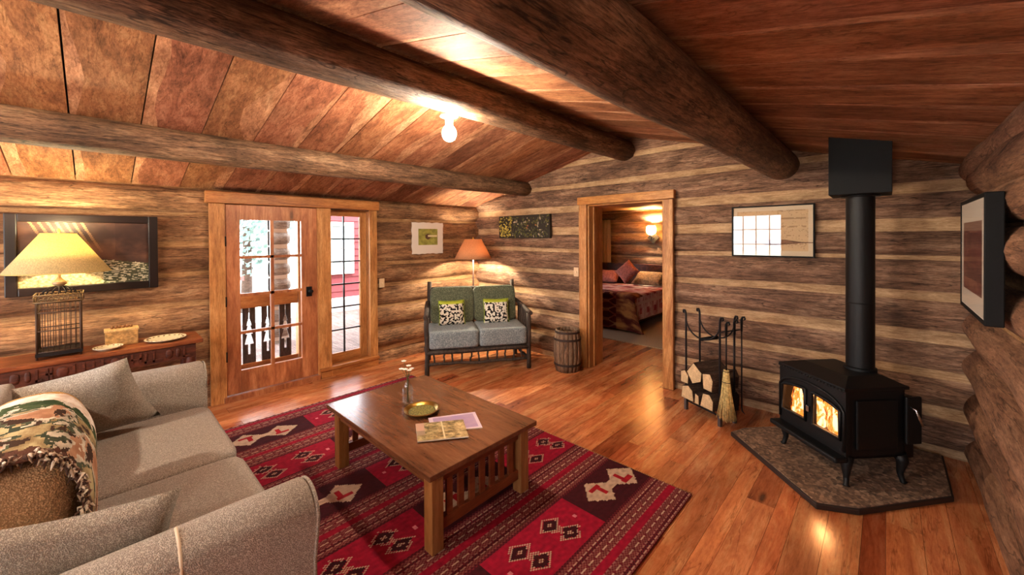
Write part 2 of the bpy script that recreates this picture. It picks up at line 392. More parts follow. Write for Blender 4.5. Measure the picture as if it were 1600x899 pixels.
ceil_boards('ceiling', -1, XL-.25); ceil_boards('ceiling', 1, XR+.25)

# log walls: log courses with pale chinking between them
def log_wall(name, O, U, N, length, zmax, mats, pitch, z0, openings=(), bulge=.05, chink=.06, seed=1, du=.11, label=None, thick=.26, clip=None, irregular=1.0):
    O, U, N = Vector(O), Vector(U), Vector(N); rnd = random.Random(seed)
    us = [i*length/round(length/du) for i in range(round(length/du)+1)]
    for (a, b, c, d) in openings:
        for e in (a, b):
            k = min(range(len(us)), key=lambda i: abs(us[i]-e)); us[k] = e
    rows = []   # (z, d, material above this row, course)
    z = z0; k = 0; prof = [(-1, .0), (-.86, .42), (-.6, .72), (-.3, .92), (0, 1), (.3, .92), (.6, .74), (.86, .45), (1, 0.0)]
    while z < zmax+.3:
        h = pitch*rnd.uniform(.96, 1.04); ch = chink*rnd.uniform(.7, 1.35); lh = h-ch; bl = bulge*rnd.uniform(.75, 1.2)
        for i, (t, q) in enumerate(prof): rows.append((z+lh*(t+1)/2, bl*q, 0 if i < len(prof)-1 else 1, k))
        rows.append((z+lh+ch*.5, .012, 1, k+.5))
        z += h; k += 1
    bm = MB(); V = []
    for (zz, d, mi, kk) in rows:
        row = []
        for u in us:
            wz = .018*irregular*noise.noise(Vector((u*.55, kk*3.1, seed))) ; wd = .012*irregular*noise.noise(Vector((u*1.3, kk*5.3, seed+4))) + .004*noise.noise(Vector((u*6, zz*30, seed)))
            p = O+U*u+N*(d+wd-.02); p.z = max(-.01, zz+wz); row.append(bm.v(p))
        V.append(row)
    for j in range(len(rows)-1):
        bm.mi = rows[j][2]
        for i in range(len(us)-1):
            um = (us[i]+us[i+1])/2; zm = (rows[j][0]+rows[j+1][0])/2
            if zm < -.02 or any(a < um < b and c < zm < d for (a, b, c, d) in openings): continue
            if clip and zm > clip((O+U*um).x)+.12: continue
            bm._f([V[j][i], V[j][i+1], V[j+1][i+1], V[j+1][i]], True)
    # the solid of the wall behind the log faces
    bm.mi = 0
    xs = sorted({0, length, *[e for o_ in openings for e in o_[:2]]}); zs = sorted({-.02, zmax, *[e for o_ in openings for e in o_[2:] if e > 0]})
    for i in range(len(xs)-1):
        for j in range(len(zs)-1):
            um, zm = (xs[i]+xs[i+1])/2, (zs[j]+zs[j+1])/2
            if any(a < um < b and c < zm < d for (a, b, c, d) in openings): continue
            A = O+U*xs[i]+N*-thick; B = O+U*xs[i+1]+N*-.05
            bm.box((min(A.x, B.x), min(A.y, B.y), zs[j]), (max(A.x, B.x), max(A.y, B.y), zs[j+1]))
    o = bm.build(name, mats, fix=False); struct(o, label); return o
# wall with the french door (x = XL), u runs along +y from YF
log_wall('wall_west', (XL, YF-.2, 0), (0, 1, 0), (1, 0, 0), YB-YF+.3, 2.2, [M_logL, M_chL], .281, -.10, [(.88-YF+.2, 2.40-YF+.2, -1, 1.98)], bulge=.058, chink=.04, seed=2, label='log wall around the glazed door')
log_wall('wall_north', (XL-.2, YB, 0), (1, 0, 0), (0, -1, 0), XR-XL+.4, 2.85, [M_logB, M_chB], .282, .06-.282, [(-2.70-XL+.2, -1.72-XL+.2, -1, 2.03)], bulge=.045, chink=.072, seed=5, label='gable log wall with the bedroom doorway')
log_wall('wall_east', (XR, YF-.2, 0), (0, 1, 0), (-1, 0, 0), YB-YF+.3, 2.1, [M_logR, M_chL], .285, -.02, [], bulge=.10, chink=.045, seed=8, label='log wall beside the stove', irregular=1.6)
log_wall('wall_south', (XR+.1, YF, 0), (-1, 0, 0), (0, 1, 0), XR-XL+.3, 2.85, [M_logB, M_chB], .282, -.1, [(XR+.1-x-h_, XR+.1-x+h_, .48, 2.15) for x, h_, _ in SOUTH_WINDOWS], bulge=.045, chink=.06, seed=9, label='log wall with one reflected window and two added for light')

# roof beams
def beam(name, x, z, r0, r1, seed, label):
    n = 26; b = MB(); pts = []; rr = []
    for i in range(n):
        t = i/(n-1); y = -2.65+(4.3+2.65)*t
        pts.append((x+.012*nz(y, seed, 1.3, .6), y, z+.008*nz(y, seed, 7.7, .5))); rr.append((r0+(r1-r0)*t)*(1+.05*nz(y, seed, 3, .9)))
    b.tube(pts, rr, 22, wob=.07, seed=seed)
    return struct(b.build(name, M_beam, fix=False), label)
beam('beam', -3.74, 2.315, .125, .105, 1, 'peeled log purlin over the glazed door side')
beam('beam', -2.2, 2.62, .142, .122, 2, 'ridge log carrying the bare bulb')
beam('beam', -.68, 2.25, .142, .132, 3, 'thick log purlin towards the stove')
def eave_log():
    b = MB(); pts = [(XR+.04, -2.6+i*.3, 1.985) for i in range(23)]
    b.tube(pts, [.125+.008*nz(i, 4, 0, .7) for i in range(23)], 20, wob=.08, seed=5)
    struct(b.build('beam', M_logR, fix=False), 'round top log of the wall above the dark picture')
eave_log()

# french door with sidelight in the west wall
XI = -4.735   # room face of the casings
def west_opening():
    b = MB()
    b.box((XI-.03, .755, 0), (XI, .885, 1.975)); b.box((XI-.03, 2.385, .10), (XI, 2.485, 1.99)); b.box((XI-.02, 1.752, .03), (XI+.005, 1.905, 1.975))
    b.box((XI-.32, .85, 0), (XI-.03, .882, 1.99)); b.box((XI-.32, 2.40, .0), (XI-.03, 2.432, 1.99)); b.box((XI-.32, 1.762, 0), (XI-.02, 1.895, 1.99))
    struct(b.build('trim_1', M_pine_z, bevel=.004), 'pine casing posts of the glazed door and sidelight')
    b = MB(); b.box((XI-.03, .725, 1.975), (XI+.035, 2.50, 2.09)); b.box((XI-.32, .85, 1.99), (XI-.03, 2.432, 2.03))
    struct(b.build('trim_2', M_pine_y, bevel=.005), 'pine head board over the glazed door')
    b = MB(); b.box((XI-.32, 1.9, .0), (XI+.02, 2.41, .115)); b.box((XI-.03, 1.76, .085), (XI+.035, 2.49, .12)); b.box((XI-.01, 1.78, 0), (XI+.015, 2.485, .085))
    struct(b.build('trim_3', M_pine_y, bevel=.004), 'pale pine sill under the sidelight')
    b = MB(); b.box((XI-.32, .86, -.01), (XI+.02, 1.77, .055)); struct(b.build('trim_4', M_door, bevel=.004), 'dark wooden threshold')
    # door leaf
    x0, x1 = XI-.055, XI-.012; ya, yb, za, zb = .888, 1.752, .062, 1.968; ga, gb, gz0, gz1 = 1.008, 1.585, .287, 1.818
    b = MB(); b.box((x0, ya, za), (x1, ga, zb)); b.box((x0, gb, za), (x1, yb, zb))
    d = struct(b.build('door_1', M_door, bevel=.004), 'open-glazed knotty pine door of eight panes')
    b = MB(); b.box((x0, ga, za), (x1, gb, gz0)); b.box((x0, ga, gz1), (x1, gb, zb)); b.build('rail', M_door, d, bevel=.003)
    b = MB(); ym = (ga+gb)/2+.0; b.box((x0+.005, ym-.016, gz0), (x1-.004, ym+.016, gz1))
    for k in (1, 2, 3):
        z = gz0+(gz1-gz0)*k/4; b.box((x0+.005, ga, z-.014), (x1-.004, gb, z+.014))
    b.build('muntin', M_door, d)
    MB().box((x0+.018, ga-.005, gz0-.005), (x0+.022, gb+.005, gz1+.005)).build('pane', M_pane, d)
    h = MB().box((x1, 1.63, .97), (x1+.012, 1.69, 1.08)).build('lock_plate', M_black, d, bevel=.004)
    MB().tube([(x1+.01, 1.66, 1.03), (x1+.05, 1.66, 1.03)], .012).lathe([(0, -.018), (.02, -.012), (.028, 0), (.02, .016), (0, .02)], (x1+.058, 1.66, 1.03), 14).build('knob', M_black, h, smooth=.6)
    for z in (.45, 1.0, 1.6): MB().tube([(x1+.006, ya-.004, z-.05), (x1+.006, ya-.004, z+.05)], .008).build('hinge', M_black, d)
    # sidelight sash
    x0, x1 = XI-.16, XI-.12; ya, yb, za, zb = 1.897, 2.398, .116, 1.99; t = .045; w0, w1 = ya+.0+t*.3, yb-.085
    b = MB(); b.box((x0, ya, za), (x1, w0+.012, zb)); b.box((x0, w1, za), (x1, yb, zb))
    s = struct(b.build('window_1', M_pine_z, bevel=.003), 'narrow sidelight window of twelve panes')
    b = MB(); b.box((x0, w0, za), (x1, w1, za+.11)); b.box((x0, w0, zb-.095), (x1, w1, zb)); b.build('sash_rail', M_pine_y, s, bevel=.003)
    b = MB(); ym = (w0+w1)/2; b.box((x0+.01, ym-.008, za+.1), (x1-.008, ym+.008, zb-.09))
    for k in range(1, 6):
        z = za+.11+(zb-za-.205)*k/6; b.box((x0+.01, w0, z-.008), (x1-.008, w1, z+.008))
    b.build('muntin', M_frame, s)
    MB().box((x0+.018, w0-.005, za+.1), (x0+.022, w1+.005, zb-.09)).build('pane', M_pane, s)
west_opening()

# bedroom doorway in the north wall
def north_opening():
    y0, y1 = YB-.075, YB-.03
    b = MB(); b.box((-2.795, y0, 0), (-2.685, y1, 2.02)); b.box((-1.735, y0, 0), (-1.625, y1, 2.015))
    b.box((-2.70, y1-.01, 0), (-2.668, YB+.28, 2.03)); b.box((-1.752, y1-.01, 0), (-1.72, YB+.28, 2.03)); b.box((-2.668, YB+.05, 0), (-2.652, YB+.10, 2.0))
    struct(b.build('trim_5', M_pine_z, bevel=.004), 'yellow pine casing of the bedroom doorway')
    b = MB(); b.box((-2.81, y0-.012, 2.02), (-1.61, y1, 2.115)); b.box((-2.70, y1-.01, 2.0), (-1.72, YB+.28, 2.03))
    struct(b.build('trim_6', M_pine_x, bevel=.004), 'yellow pine head board over the bedroom doorway')
north_opening()
# windows in the south wall, behind the viewpoint; all but the first added for light
def south_window(i, xc, hw, st):
    b = MB(); a, c = xc-hw, xc+hw
    y0, y1 = YF-.24, YF+.03
    b.box((a-.03, y0, .46), (a+.03, y1, 2.17)); b.box((c-.03, y0, .46), (c+.03, y1, 2.17)); b.box((a, y0, .44), (c, y1+.03, .50)); b.box((a, y0, 2.12), (c, y1, 2.19))
    o = struct(b.build('window_%d' % i, M_pine_x, bevel=.004), 'one of three multi-pane windows behind the sofa, two of them added for light')
    b = MB()
    for k in range(1, round(2*hw/st)): b.box((a+k*st-.011, YF-.13, .48), (a+k*st+.011, YF-.1, 2.15))
    for k in (1, 2, 3): b.box((a, YF-.13, 2.14-k*.36-.011), (c, YF-.1, 2.14-k*.36+.011))
    b.build('muntin', M_pine_x, o); MB().box((a, YF-.118, .48), (c, YF-.114, 2.15)).build('pane', M_pane, o)
for i_, a_ in enumerate(SOUTH_WINDOWS): south_window(i_+2, *a_)

# ------------------------------------------------------------------ bedroom beyond the doorway
log_wall('wall_bedroom_north', (-5.2, 8.3, 0), (1, 0, 0), (0, -1, 0), 4.2, 2.35, [M_logB, M_chB], .25, -.05, [], bulge=.05, chink=.045, seed=21, label='log wall behind the bed')
log_wall('wall_bedroom_west', (-5.05, 4.5, 0), (0, 1, 0), (1, 0, 0), 3.9, 2.35, [M_logL, M_chL], .25, -.05, [(1.1, 2.6, .8, 2.0)], bulge=.05, chink=.045, seed=22, label='bedroom side log wall')
struct(MB().box((-1.2, 4.5, 0), (-1.0, 8.5, 2.4)).build('wall_bedroom_east', M_logL))
portal((-5.35, 6.35, 1.4), (0, -PI/2, 0), 1.15, 1.45)
def bedroom_window():
    b = MB()
    for y in (5.58, 7.06): b.box((-5.32, y, .78), (-5.0, y+.06, 2.02))
    for z in (.77, 1.97): b.box((-5.32, 5.58, z), (-4.98, 7.12, z+.06))
    o = struct(b.build('window_5', M_pine_z, bevel=.004), 'bedroom window')
    b = MB(); b.box((-5.2, 6.33, .8), (-5.17, 6.37, 2)); b.box((-5.2, 5.6, 1.38), (-5.17, 7.1, 1.42)); b.build('muntin', M_pine_z, o); MB().box((-5.187, 5.6, .8), (-5.183, 7.1, 2)).build('pane', M_pane, o)
bedroom_window()
struct(MB().box((-5.3, 4.5, 2.22), (-1.0, 8.5, 2.35)).build('ceiling_bedroom', M_pine_x))

# ------------------------------------------------------------------ rug
def rug():
    X0, X1, Y0, Y1 = -4.06, -.88, -.35, 2.545
    nx, ny = 424, 264
    cream, maroon, red, dk, brown = (182, 152, 130), (98, 26, 36), (142, 17, 42), (60, 18, 24), (122, 72, 64)
    def pat(u, v):
        x, y = X0+(X1-X0)*u, Y0+(Y1-Y0)*v
        ix, iy = int(u*nx), int(v*ny)
        k = round((-1.30-x)/.6); cx = -1.30-.6*k; dx = x-cx
        f = .92+.16*nz(ix*.37, iy*.37, 5)
        if abs(dx) > .152 or k < 0 or k > 4 or y < .6-.68*2:
            t = abs(((x+1.60+30) % .6)-.3)   # distance from the motif-band centre
            q = (x+1.0+30) % .6; q = q if q < .3 else q-.6       # signed distance from the stripe-band centre
            a = abs(q)
            tw = brown if (iy+ix) % 2 else maroon; pinkish = mixc(cream, maroon, .45)
            if a < .020: c = red
            elif a < .028: c = pinkish if iy % 3 else maroon
            elif a < .050: c = tw
            elif a < .0575: c = cream if (iy//2) % 3 else maroon
            elif a < .080: c = tw
            elif a < .0875: c = pinkish if iy % 3 else maroon
            elif a < .105: c = dk if (iy+ix) % 2 else maroon
            elif a < .1125: c = mixc(cream, maroon, .2) if iy % 4 else maroon
            elif a < .135: c = tw
            else: c = dk if (iy+ix) % 2 else maroon
            return tuple(z*f for z in c)
        j = math.floor((y-.60)/.68); cy = .60+.68*(j+.5); dy = y-cy
        dark = (j+k) % 2 == 0
        qx, qy = round(dx/.0075)*.0075, round(dy/.011)*.011
        if dark:
            c = dk
            for s_ in (-1, 1):
                ex, ey = qx-s_*.012, qy-s_*.122
                m = abs(ex)/.112+abs(ey)/.128
                if m < 1:
                    c = cream
                    if m < .62: c = cream
                    if (abs(ex) < .045 and abs(ey+s_*.02) < .018) or (abs(ex-s_*.035) < .014 and abs(ey) < .05): c = (150, 24, 34)
            if abs(qx) < .03 and abs(qy) < .06: c = cream
        else:
            c = red
            for sx in (-1, 1):
                for sy in (-1, 1):
                    ex, ey = qx-sx*.054, qy-sy*.13-sx*.02
                    m = abs(ex)/.062+abs(ey)/.085
                    if m < .74: c = (52, 14, 20)
                    elif m < 1.02 and (ix+iy) % 2: c = cream
                    if m < .26: c = cream if (ix+iy) % 2 else (90, 30, 30)
            if abs(qx) < .012 and abs(abs(qy)-.27) < .014: c = (208, 120, 130)
        return tuple(z*f for z in c)
    o = grid_paint('rug', nx, ny, lambda u, v: (X0+(X1-X0)*u, Y0+(Y1-Y0)*v, .011), pat, M_rug)
    bm = bmesh.new(); bm.from_mesh(o.data); lay = bm.loops.layers.float_color['Col']
    bd = [e for e in bm.edges if e.is_boundary]; r = bmesh.ops.extrude_edge_only(bm, edges=bd)
    for g in r['geom']:
        if isinstance(g, bmesh.types.BMVert): g.co.z = .0005
        if isinstance(g, bmesh.types.BMFace):
            for l in g.loops: l[lay] = (*lin((96, 24, 32)), 1)
    bm.to_mesh(o.data); bm.free()
    tag(o, 'red woven wool rug with stepped diamonds and stripes under the low table', 'rug')
    b = MB()
    for yy, s_ in ((Y1, 1), (Y0, -1)):
        x = X0
        while x < X1: b.tube([(x, yy, .008), (x+random.uniform(-.004, .004), yy+s_*.012, .004), (x+random.uniform(-.004, .004), yy+s_*.022, .003)], .0018, 4); x += .012
    tag(b.build('fringe', M_straw, o), kind='stuff')
rug()

# ------------------------------------------------------------------ coffee table
def coffee_table():
    t = thing('coffee_table', 'low square-legged oak table with slatted ends standing on the red rug', 'coffee table', (-2.245, 1.52, .012))
    W, D, H = 1.255, .815, .438
    b = MB(); b.box((-W/2, -D/2, H-.03), (W/2, D/2, H)); b.build('tabletop', M_oak_x, t, bevel=.004)
    for sx in (-1, 1):
        for sy in (-1, 1):
            x, y = sx*(W/2-.075), sy*(D/2-.075); MB().box((x-.036, y-.036, 0), (x+.036, y+.036, H-.03)).build('leg', M_oak_z, t, bevel=.004)
    for sy in (-1, 1):
        y = sy*(D/2-.062); MB().box((-W/2+.11, y-.012, H-.10), (W/2-.11, y+.012, H-.03)).build('apron', M_oak_x, t, bevel=.002)
    for sx in (-1, 1):
        x = sx*(W/2-.075)
        MB().box((x-.013, -D/2+.11, H-.10), (x+.013, D/2-.11, H-.03)).build('apron', M_oak_y, t, bevel=.002)
        MB().box((x-.013, -D/2+.11, .085), (x+.013, D/2-.11, .145)).build('stretcher', M_oak_y, t, bevel=.002)
        for k in range(7):
            y = -.235+k*.0785; MB().box((x-.008, y-.019, .145), (x+.008, y+.019, H-.10)).build('slat', M_oak_y, t)
    return H+.012
TZ = coffee_table()

# things on the table
def table_top_things():
    # bottle with white flowers
    bt = thing('glass_bottle', 'clear glass bottle vase holding small white flowers on the low table', 'bottle', (-2.44, 1.50, TZ))
    prof = [(.0, .003), (.030, .003), (.034, .012), (.034, .11), (.030, .135), (.013, .165), (.012, .20), (.015, .203), (.015, .21), (.010, .21), (.009, .165), (.027, .132), (.030, .11), (.030, .016), (0, .012)]
    MB().lathe(prof, n=24).build('body', M_bottle, bt, smooth=.9)
    fl = thing('flower_sprig', 'small white flowers standing in the clear bottle', 'flowers', (-2.44, 1.50, TZ+.02))
    b = MB(); rnd = random.Random(4); tips = []
    for k in range(6):
        a = k*1.05; r = rnd.uniform(.015, .05); p = (math.cos(a)*r, math.sin(a)*r, rnd.uniform(.22, .29)); tips.append(p)
        b.tube([(math.cos(a)*.004, math.sin(a)*.004, 0), (math.cos(a)*.004, math.sin(a)*.004, .17), p], .0015, 5)
    b.build('stem', plain('stem_green', (70, 84, 46), .7), fl)
    for p in tips:
        b = MB()
        for q in range(5):
            a = q*2*PI/5; c = Vector(p)+Vector((math.cos(a)*.010, math.sin(a)*.010, .002))
            b.rbox(c, (.017, .017, .006), k=2, cuts=2)
        b.build('flower', M_white, fl)
    # brass tray
    tr = thing('brass_tray', 'round brass tray with engraved green patina on the low table', 'tray', (-2.265, 1.50, TZ))
    MB().lathe([(0, .004), (.075, .004), (.085, .002), (.095, .006), (.112, .022), (.118, .024), (.118, .027), (.108, .026), (.09, .012), (.0, .011)], n=48).build('rim', M_brass, tr, smooth=.6)
    pal = [(96, 96, 44), (140, 130, 66), (70, 70, 40), (170, 160, 100), (120, 124, 110)]
    def tc(u, v):
        a, r = u*2*PI, v; n = fb(math.cos(a)*r*9, math.sin(a)*r*9, 2)
        return mixc(pal[int((n*2.2+2) % 5)], (60, 54, 30), .35 if r > .9 else .1)
    grid_paint('engraving', 60, 20, lambda u, v: (.088*v*math.cos(u*2*PI), .088*v*math.sin(u*2*PI), .0125), tc, painted('tray_patina', .35, .5), tr)
    # magazines
    def mag(label, z, pts, colf, th):
        c = Vector((sum(p[0] for p in pts)/4, sum(p[1] for p in pts)/4, 0)); P = [Vector((p[0], p[1], 0))-c for p in pts]
        o = thing('magazine', label, 'magazine', (c.x, c.y, z), group='magazines on the low table')
        MB().prism([(p.x, p.y) for p in P], lambda a, b_, h: (a, b_, h), .0005, th-.0006).build('pages', M_white, o)
        def pos(u, v): q = (P[0]*(1-u)+P[1]*u)*(1-v)+(P[3]*(1-u)+P[2]*u)*v; return (q.x, q.y, th)
        grid_paint('cover', 60, 48, pos, colf, M_picglass, o)
    def c1(u, v):
        n = fb(u*5+1, v*5, 3); n2 = fb(u*11, v*9, 8)
        if abs(u-.53) < .015: return (206, 196, 160)
        c = mixc((98, 84, 48), (206, 186, 140), n*.8+.5) if n2 < .15 else mixc((70, 66, 40), (160, 140, 90), n+.5)
        if u < .17 and v > .3: c = (188, 150, 130) if v > .55 else (150, 130, 112)
        return c
    def c2(u, v):
        n = fb(u*3, v*3, 13); return mixc((168, 146, 178), (150, 130, 176), n+.5) if .08 < u < .94 and .08 < v < .92 else (206, 188, 208)
    mag('lilac magazine lying half under the other one on the low table', TZ, [(-1.80, 1.51), (-1.80, 1.63), (-2.01, 1.735), (-2.135, 1.46)][0:0] or [(-1.965, 1.375), (-1.80, 1.625), (-1.995, 1.735), (-2.15, 1.47)], c2, .006)
    mag('olive brown magazine lying on top of the lilac one', TZ+.0064, [(-1.935, 1.25), (-1.765, 1.485), (-1.955, 1.60), (-2.125, 1.36)], c1, .008)
table_top_things()

# ------------------------------------------------------------------ sofa
def sofa():
    t = thing('sofa', 'two-seat beige tweed sofa with flared arms in front of the long table', 'sofa', (-2.5, .03, .012))
    def arm(x0, x1, nm):
        # upholstered arm: straight panel with a rounded, outward rolling top
        out = 1 if x0 > 0 else -1; cxm = (x0+x1)/2; w2 = (x1-x0)/2; prof = []
        inner, outer = (x0, x1) if out > 0 else (x1, x0)
        base = [(inner, .10), (inner, .60)]
        for k in range(11):
            a = PI*(1-k/10); base.append((cxm+out*.012+out*math.cos(a)*(w2+.012), .665+math.sin(a)*.088))
        base += [(outer+out*.018, .62), (outer-out*.01, .5), (outer-out*.012, .10)]
        b = MB(); ys = [-.46, -.44, -.3, -.1, .1, .3, .47, .492]; sc = [.96, 1, 1, 1, 1, 1, 1, .965]
        R = []
        for y, s in zip(ys, sc): R.append([b.v((cxm+(p[0]-cxm)*s, y, .1+(p[1]-.1)*(s if p[1] > .2 else 1)+.006*nz(y*3, p[1]*4, out))) for p in base])
        for A, B in zip(R, R[1:]):
            for k in range(len(base)): b._f([A[k], A[(k+1) % len(base)], B[(k+1) % len(base)], B[k]], True)
        b._f(R[0][::-1]); b._f(R[-1])
        o = b.build('arm', M_sofa, t, smooth=.9)
        pp = [(cxm+(p[0]-cxm)*.975, .487, .1+(p[1]-.1)*.985) for p in base[1:]]
        MB().tube(pp, .006, 6).build('piping', M_pillow, o)
        if out > 0:
            seam = [(outer+.022-.004*k, .125, .70-.06*k) for k in range(2)]+[(outer+.012, .125, .6), (outer-.004, .125, .5), (outer-.006, .125, .12)]
            MB().tube([(cxm, .125, .757), (cxm+.05, .125, .748), (cxm+.09, .125, .715), (cxm+.112, .125, .668), *seam[2:]], .005, 6).build('seam', plain('pale_piping', (196, 178, 156), .9), o)
    arm(-1.085, -.895, 'far'); arm(.895, 1.065, 'near')
    MB().rbox((0, -.02, .20), (1.80, .92, .24), k=14, cuts=6).build('base', M_sofa, t)
    MB().rbox((0, -.40, .50), (1.84, .16, .76), k=10, cuts=8).build('back_frame', M_sofa, t)
    for sx in (-1, 1):
        MB().rbox((sx*.447, .09, .395), (.885, .80, .17), k=16, cuts=12, crown=.018).build('seat_cushion', M_sofa, t)
        for sy in (-1, 1): MB().lathe([(.022, 0), (.03, .1)], (sx*.95, sy*.38, 0), 12, cap0=True, cap1=True).build('foot', M_black, t)
    MB().rbox((-.45, -.23, .62), (.88, .24, .36), k=4.2, cuts=10).build('back_cushion', M_backc, t)
    MB().rbox((.355, -.205, .72), (.73, .30, .52), k=3.4, cuts=10, R=rotx(-.04)).build('back_cushion', M_backc, t)
sofa()
def sofa_pillows():
    o = thing('throw_pillow', 'square beige tweed pillow leaning on the sofa arm by the glazed door', 'pillow', (-3.27, .045, .50), group='tweed pillows on the sofa')
    R = rotz(math.radians(74)) @ rotx(math.radians(24)) @ roty(math.radians(-13))
    MB().pillow(.53, .46, .15, pinch=.09, R=R, c=R @ Vector((-.02, 0, .245))).build('cover', M_pillow, o)
    o = thing('throw_pillow', 'beige tweed pillow propped behind the near sofa arm', 'pillow', (-1.69, -.045, .66), group='tweed pillows on the sofa')
    R = rotz(math.radians(82)) @ rotx(math.radians(11)) @ roty(math.radians(7))
    MB().pillow(.42, .41, .115, pinch=.09, R=R, c=(0, 0, 0)).build('cover', M_pillow, o)
sofa_pillows()
def throw():
    # woven landscape throw draped over the near back cushion (front, top and a little of the back)
    cx, cy, cz = -2.145, -.173, .735; hw, hd, hh = .37, .15, .262
    def pos(u, v):
        # u along x (far -> near end), v from the front hem over the top to the back
        a = -PI*.20+v*(PI*.99); e = .72
        ca, sa = math.cos(a), math.sin(a)
        y = cy+(hd+.016)*math.copysign(abs(ca)**e, ca); z = cz+.01+(hh+.020)*math.copysign(abs(sa)**e, sa)
        t = (u*2-1); x = cx-.02+hw*.97*t
        s = 1-.16*abs(t)**3.2
        y = cy+(y-cy)*s; z = cz+(z-cz)*s
        return Vector((x, y+.006*nz(u*5, v*5, 1), z+.010*nz(u*6, v*4, 2)))
    def colf(u, v):
        n = fb(u*4, v*6, 1); m = fb(u*11, v*13, 4); q = u+.06*n
        if v < .04: return (70, 40, 30)
        if v < .15+.03*n and q > .3: return mixc((110, 34, 28), (84, 24, 22), m+.5)
        if q > .95: return (86, 58, 48)
        if q < .2: c = mixc((176, 136, 80), (150, 112, 66), n+.5)
        elif q < .38: c = mixc((226, 220, 212), (196, 176, 160), m+.45)
        elif q < .50: c = mixc((40, 58, 36), (96, 104, 70), m+.35) if m < .25 else (200, 190, 180)
        else:
            k = fb(u*5, v*4, 9)
            if k > .16: c = mixc((150, 108, 84), (184, 144, 116), m+.5)
            elif k > -.06: c = mixc((206, 196, 178), (150, 142, 128), m+.5)
            elif k > -.2: c = mixc((54, 62, 50), (90, 96, 76), m+.4)
            else: c = mixc((178, 164, 126), (112, 90, 62), m+.5)
            if m > .3: c = (60, 44, 36)
        return c
    o = grid_paint('throw_blanket', 150, 150, pos, colf, M_knit, None, True)
    md = o.modifiers.new('thick', 'SOLIDIFY'); md.thickness = .006; md.offset = 0
    tag(o, 'landscape-woven throw with a shaggy fringe draped over the sofa back', 'throw')
    rnd = random.Random(2); b = MB(); cols = []
    for k in range(620):
        end = k < 380
        u, v = (rnd.uniform(.955, 1.0), rnd.random()*.95) if end else (rnd.random(), rnd.uniform(0, .03))
        p = pos(u, v); g = lambda w_: rnd.gauss(0, w_)
        q = p+Vector((.012+g(.010) if end else g(.008), g(.009)+(0 if end else .008), -.006+g(.011)))
        m_ = (p+q)/2+Vector((g(.005), g(.005), .007)); n0 = len(b.bm.faces)
        b.tube([p, m_, q], [.0034, .0042, .0016], 5); c = rnd.choice([(214, 200, 182), (160, 138, 118), (70, 52, 46), (184, 164, 146), (96, 76, 66)])
        cols += [(*lin(c), 1)]*(len(b.bm.faces)-n0)
    f = b.build('fringe', M_knit, o, fix=False); setcol(f, cols); tag(f, kind='stuff')
throw()

# ------------------------------------------------------------------ long table against the wall behind the sofa
def console():
    t = thing('console_table', 'long carved dark wooden console table against the log wall', 'console table', (-4.45, -.35, 0))
    H = .775
    MB().box((-.20, -.95, H-.035), (.20, .98, H)).build('tabletop', M_console, t, bevel=.006)
    for sx in (-1, 1): MB().box((sx*.17-.014, -.90, H-.15), (sx*.17+.014, .93, H-.035)).build('apron', M_carved, t)
    ap = t.children[-1]
    for sy in (-.90, .92): MB().box((-.16, sy-.014, H-.15), (.16, sy+.014, H-.035)).build('apron', M_carved, t)
    b = MB(); rnd = random.Random(5)        # carving in relief on the front apron
    y = -.86
    while y < .90:
        wd = rnd.choice((.03, .045, .06)); x = .186
        k = rnd.randrange(3)
        if k == 0: b.box((x-.006, y, H-.135), (x+.006, y+.012, H-.05)); b.box((x-.006, y, H-.135), (x+.006, y+wd, H-.12))
        elif k == 1: b.rbox((x, y+wd/2, H-.092), (.016, wd, .075), k=2.5, cuts=3)
        else:
            b.box((x-.006, y, H-.135), (x+.006, y+.012, H-.05)); b.box((x-.006, y+wd-.012, H-.135), (x+.006, y+wd, H-.05)); b.box((x-.006, y, H-.10), (x+.006, y+wd, H-.085))
        y += wd+.018
    b.build('carving', M_carved, ap)
    for sx in (-1, 1):
        for sy in (-.88, .90):
            MB().lathe([(.022, 0), (.03, .03), (.02, .06), (.03, .2), (.034, .35), (.022, .42), (.034, .46), (.034, .63)], (sx*.16, sy, 0), 16, cap0=True, cap1=True).build('leg', M_carved, t, smooth=.6)
    return H
CZ = console()

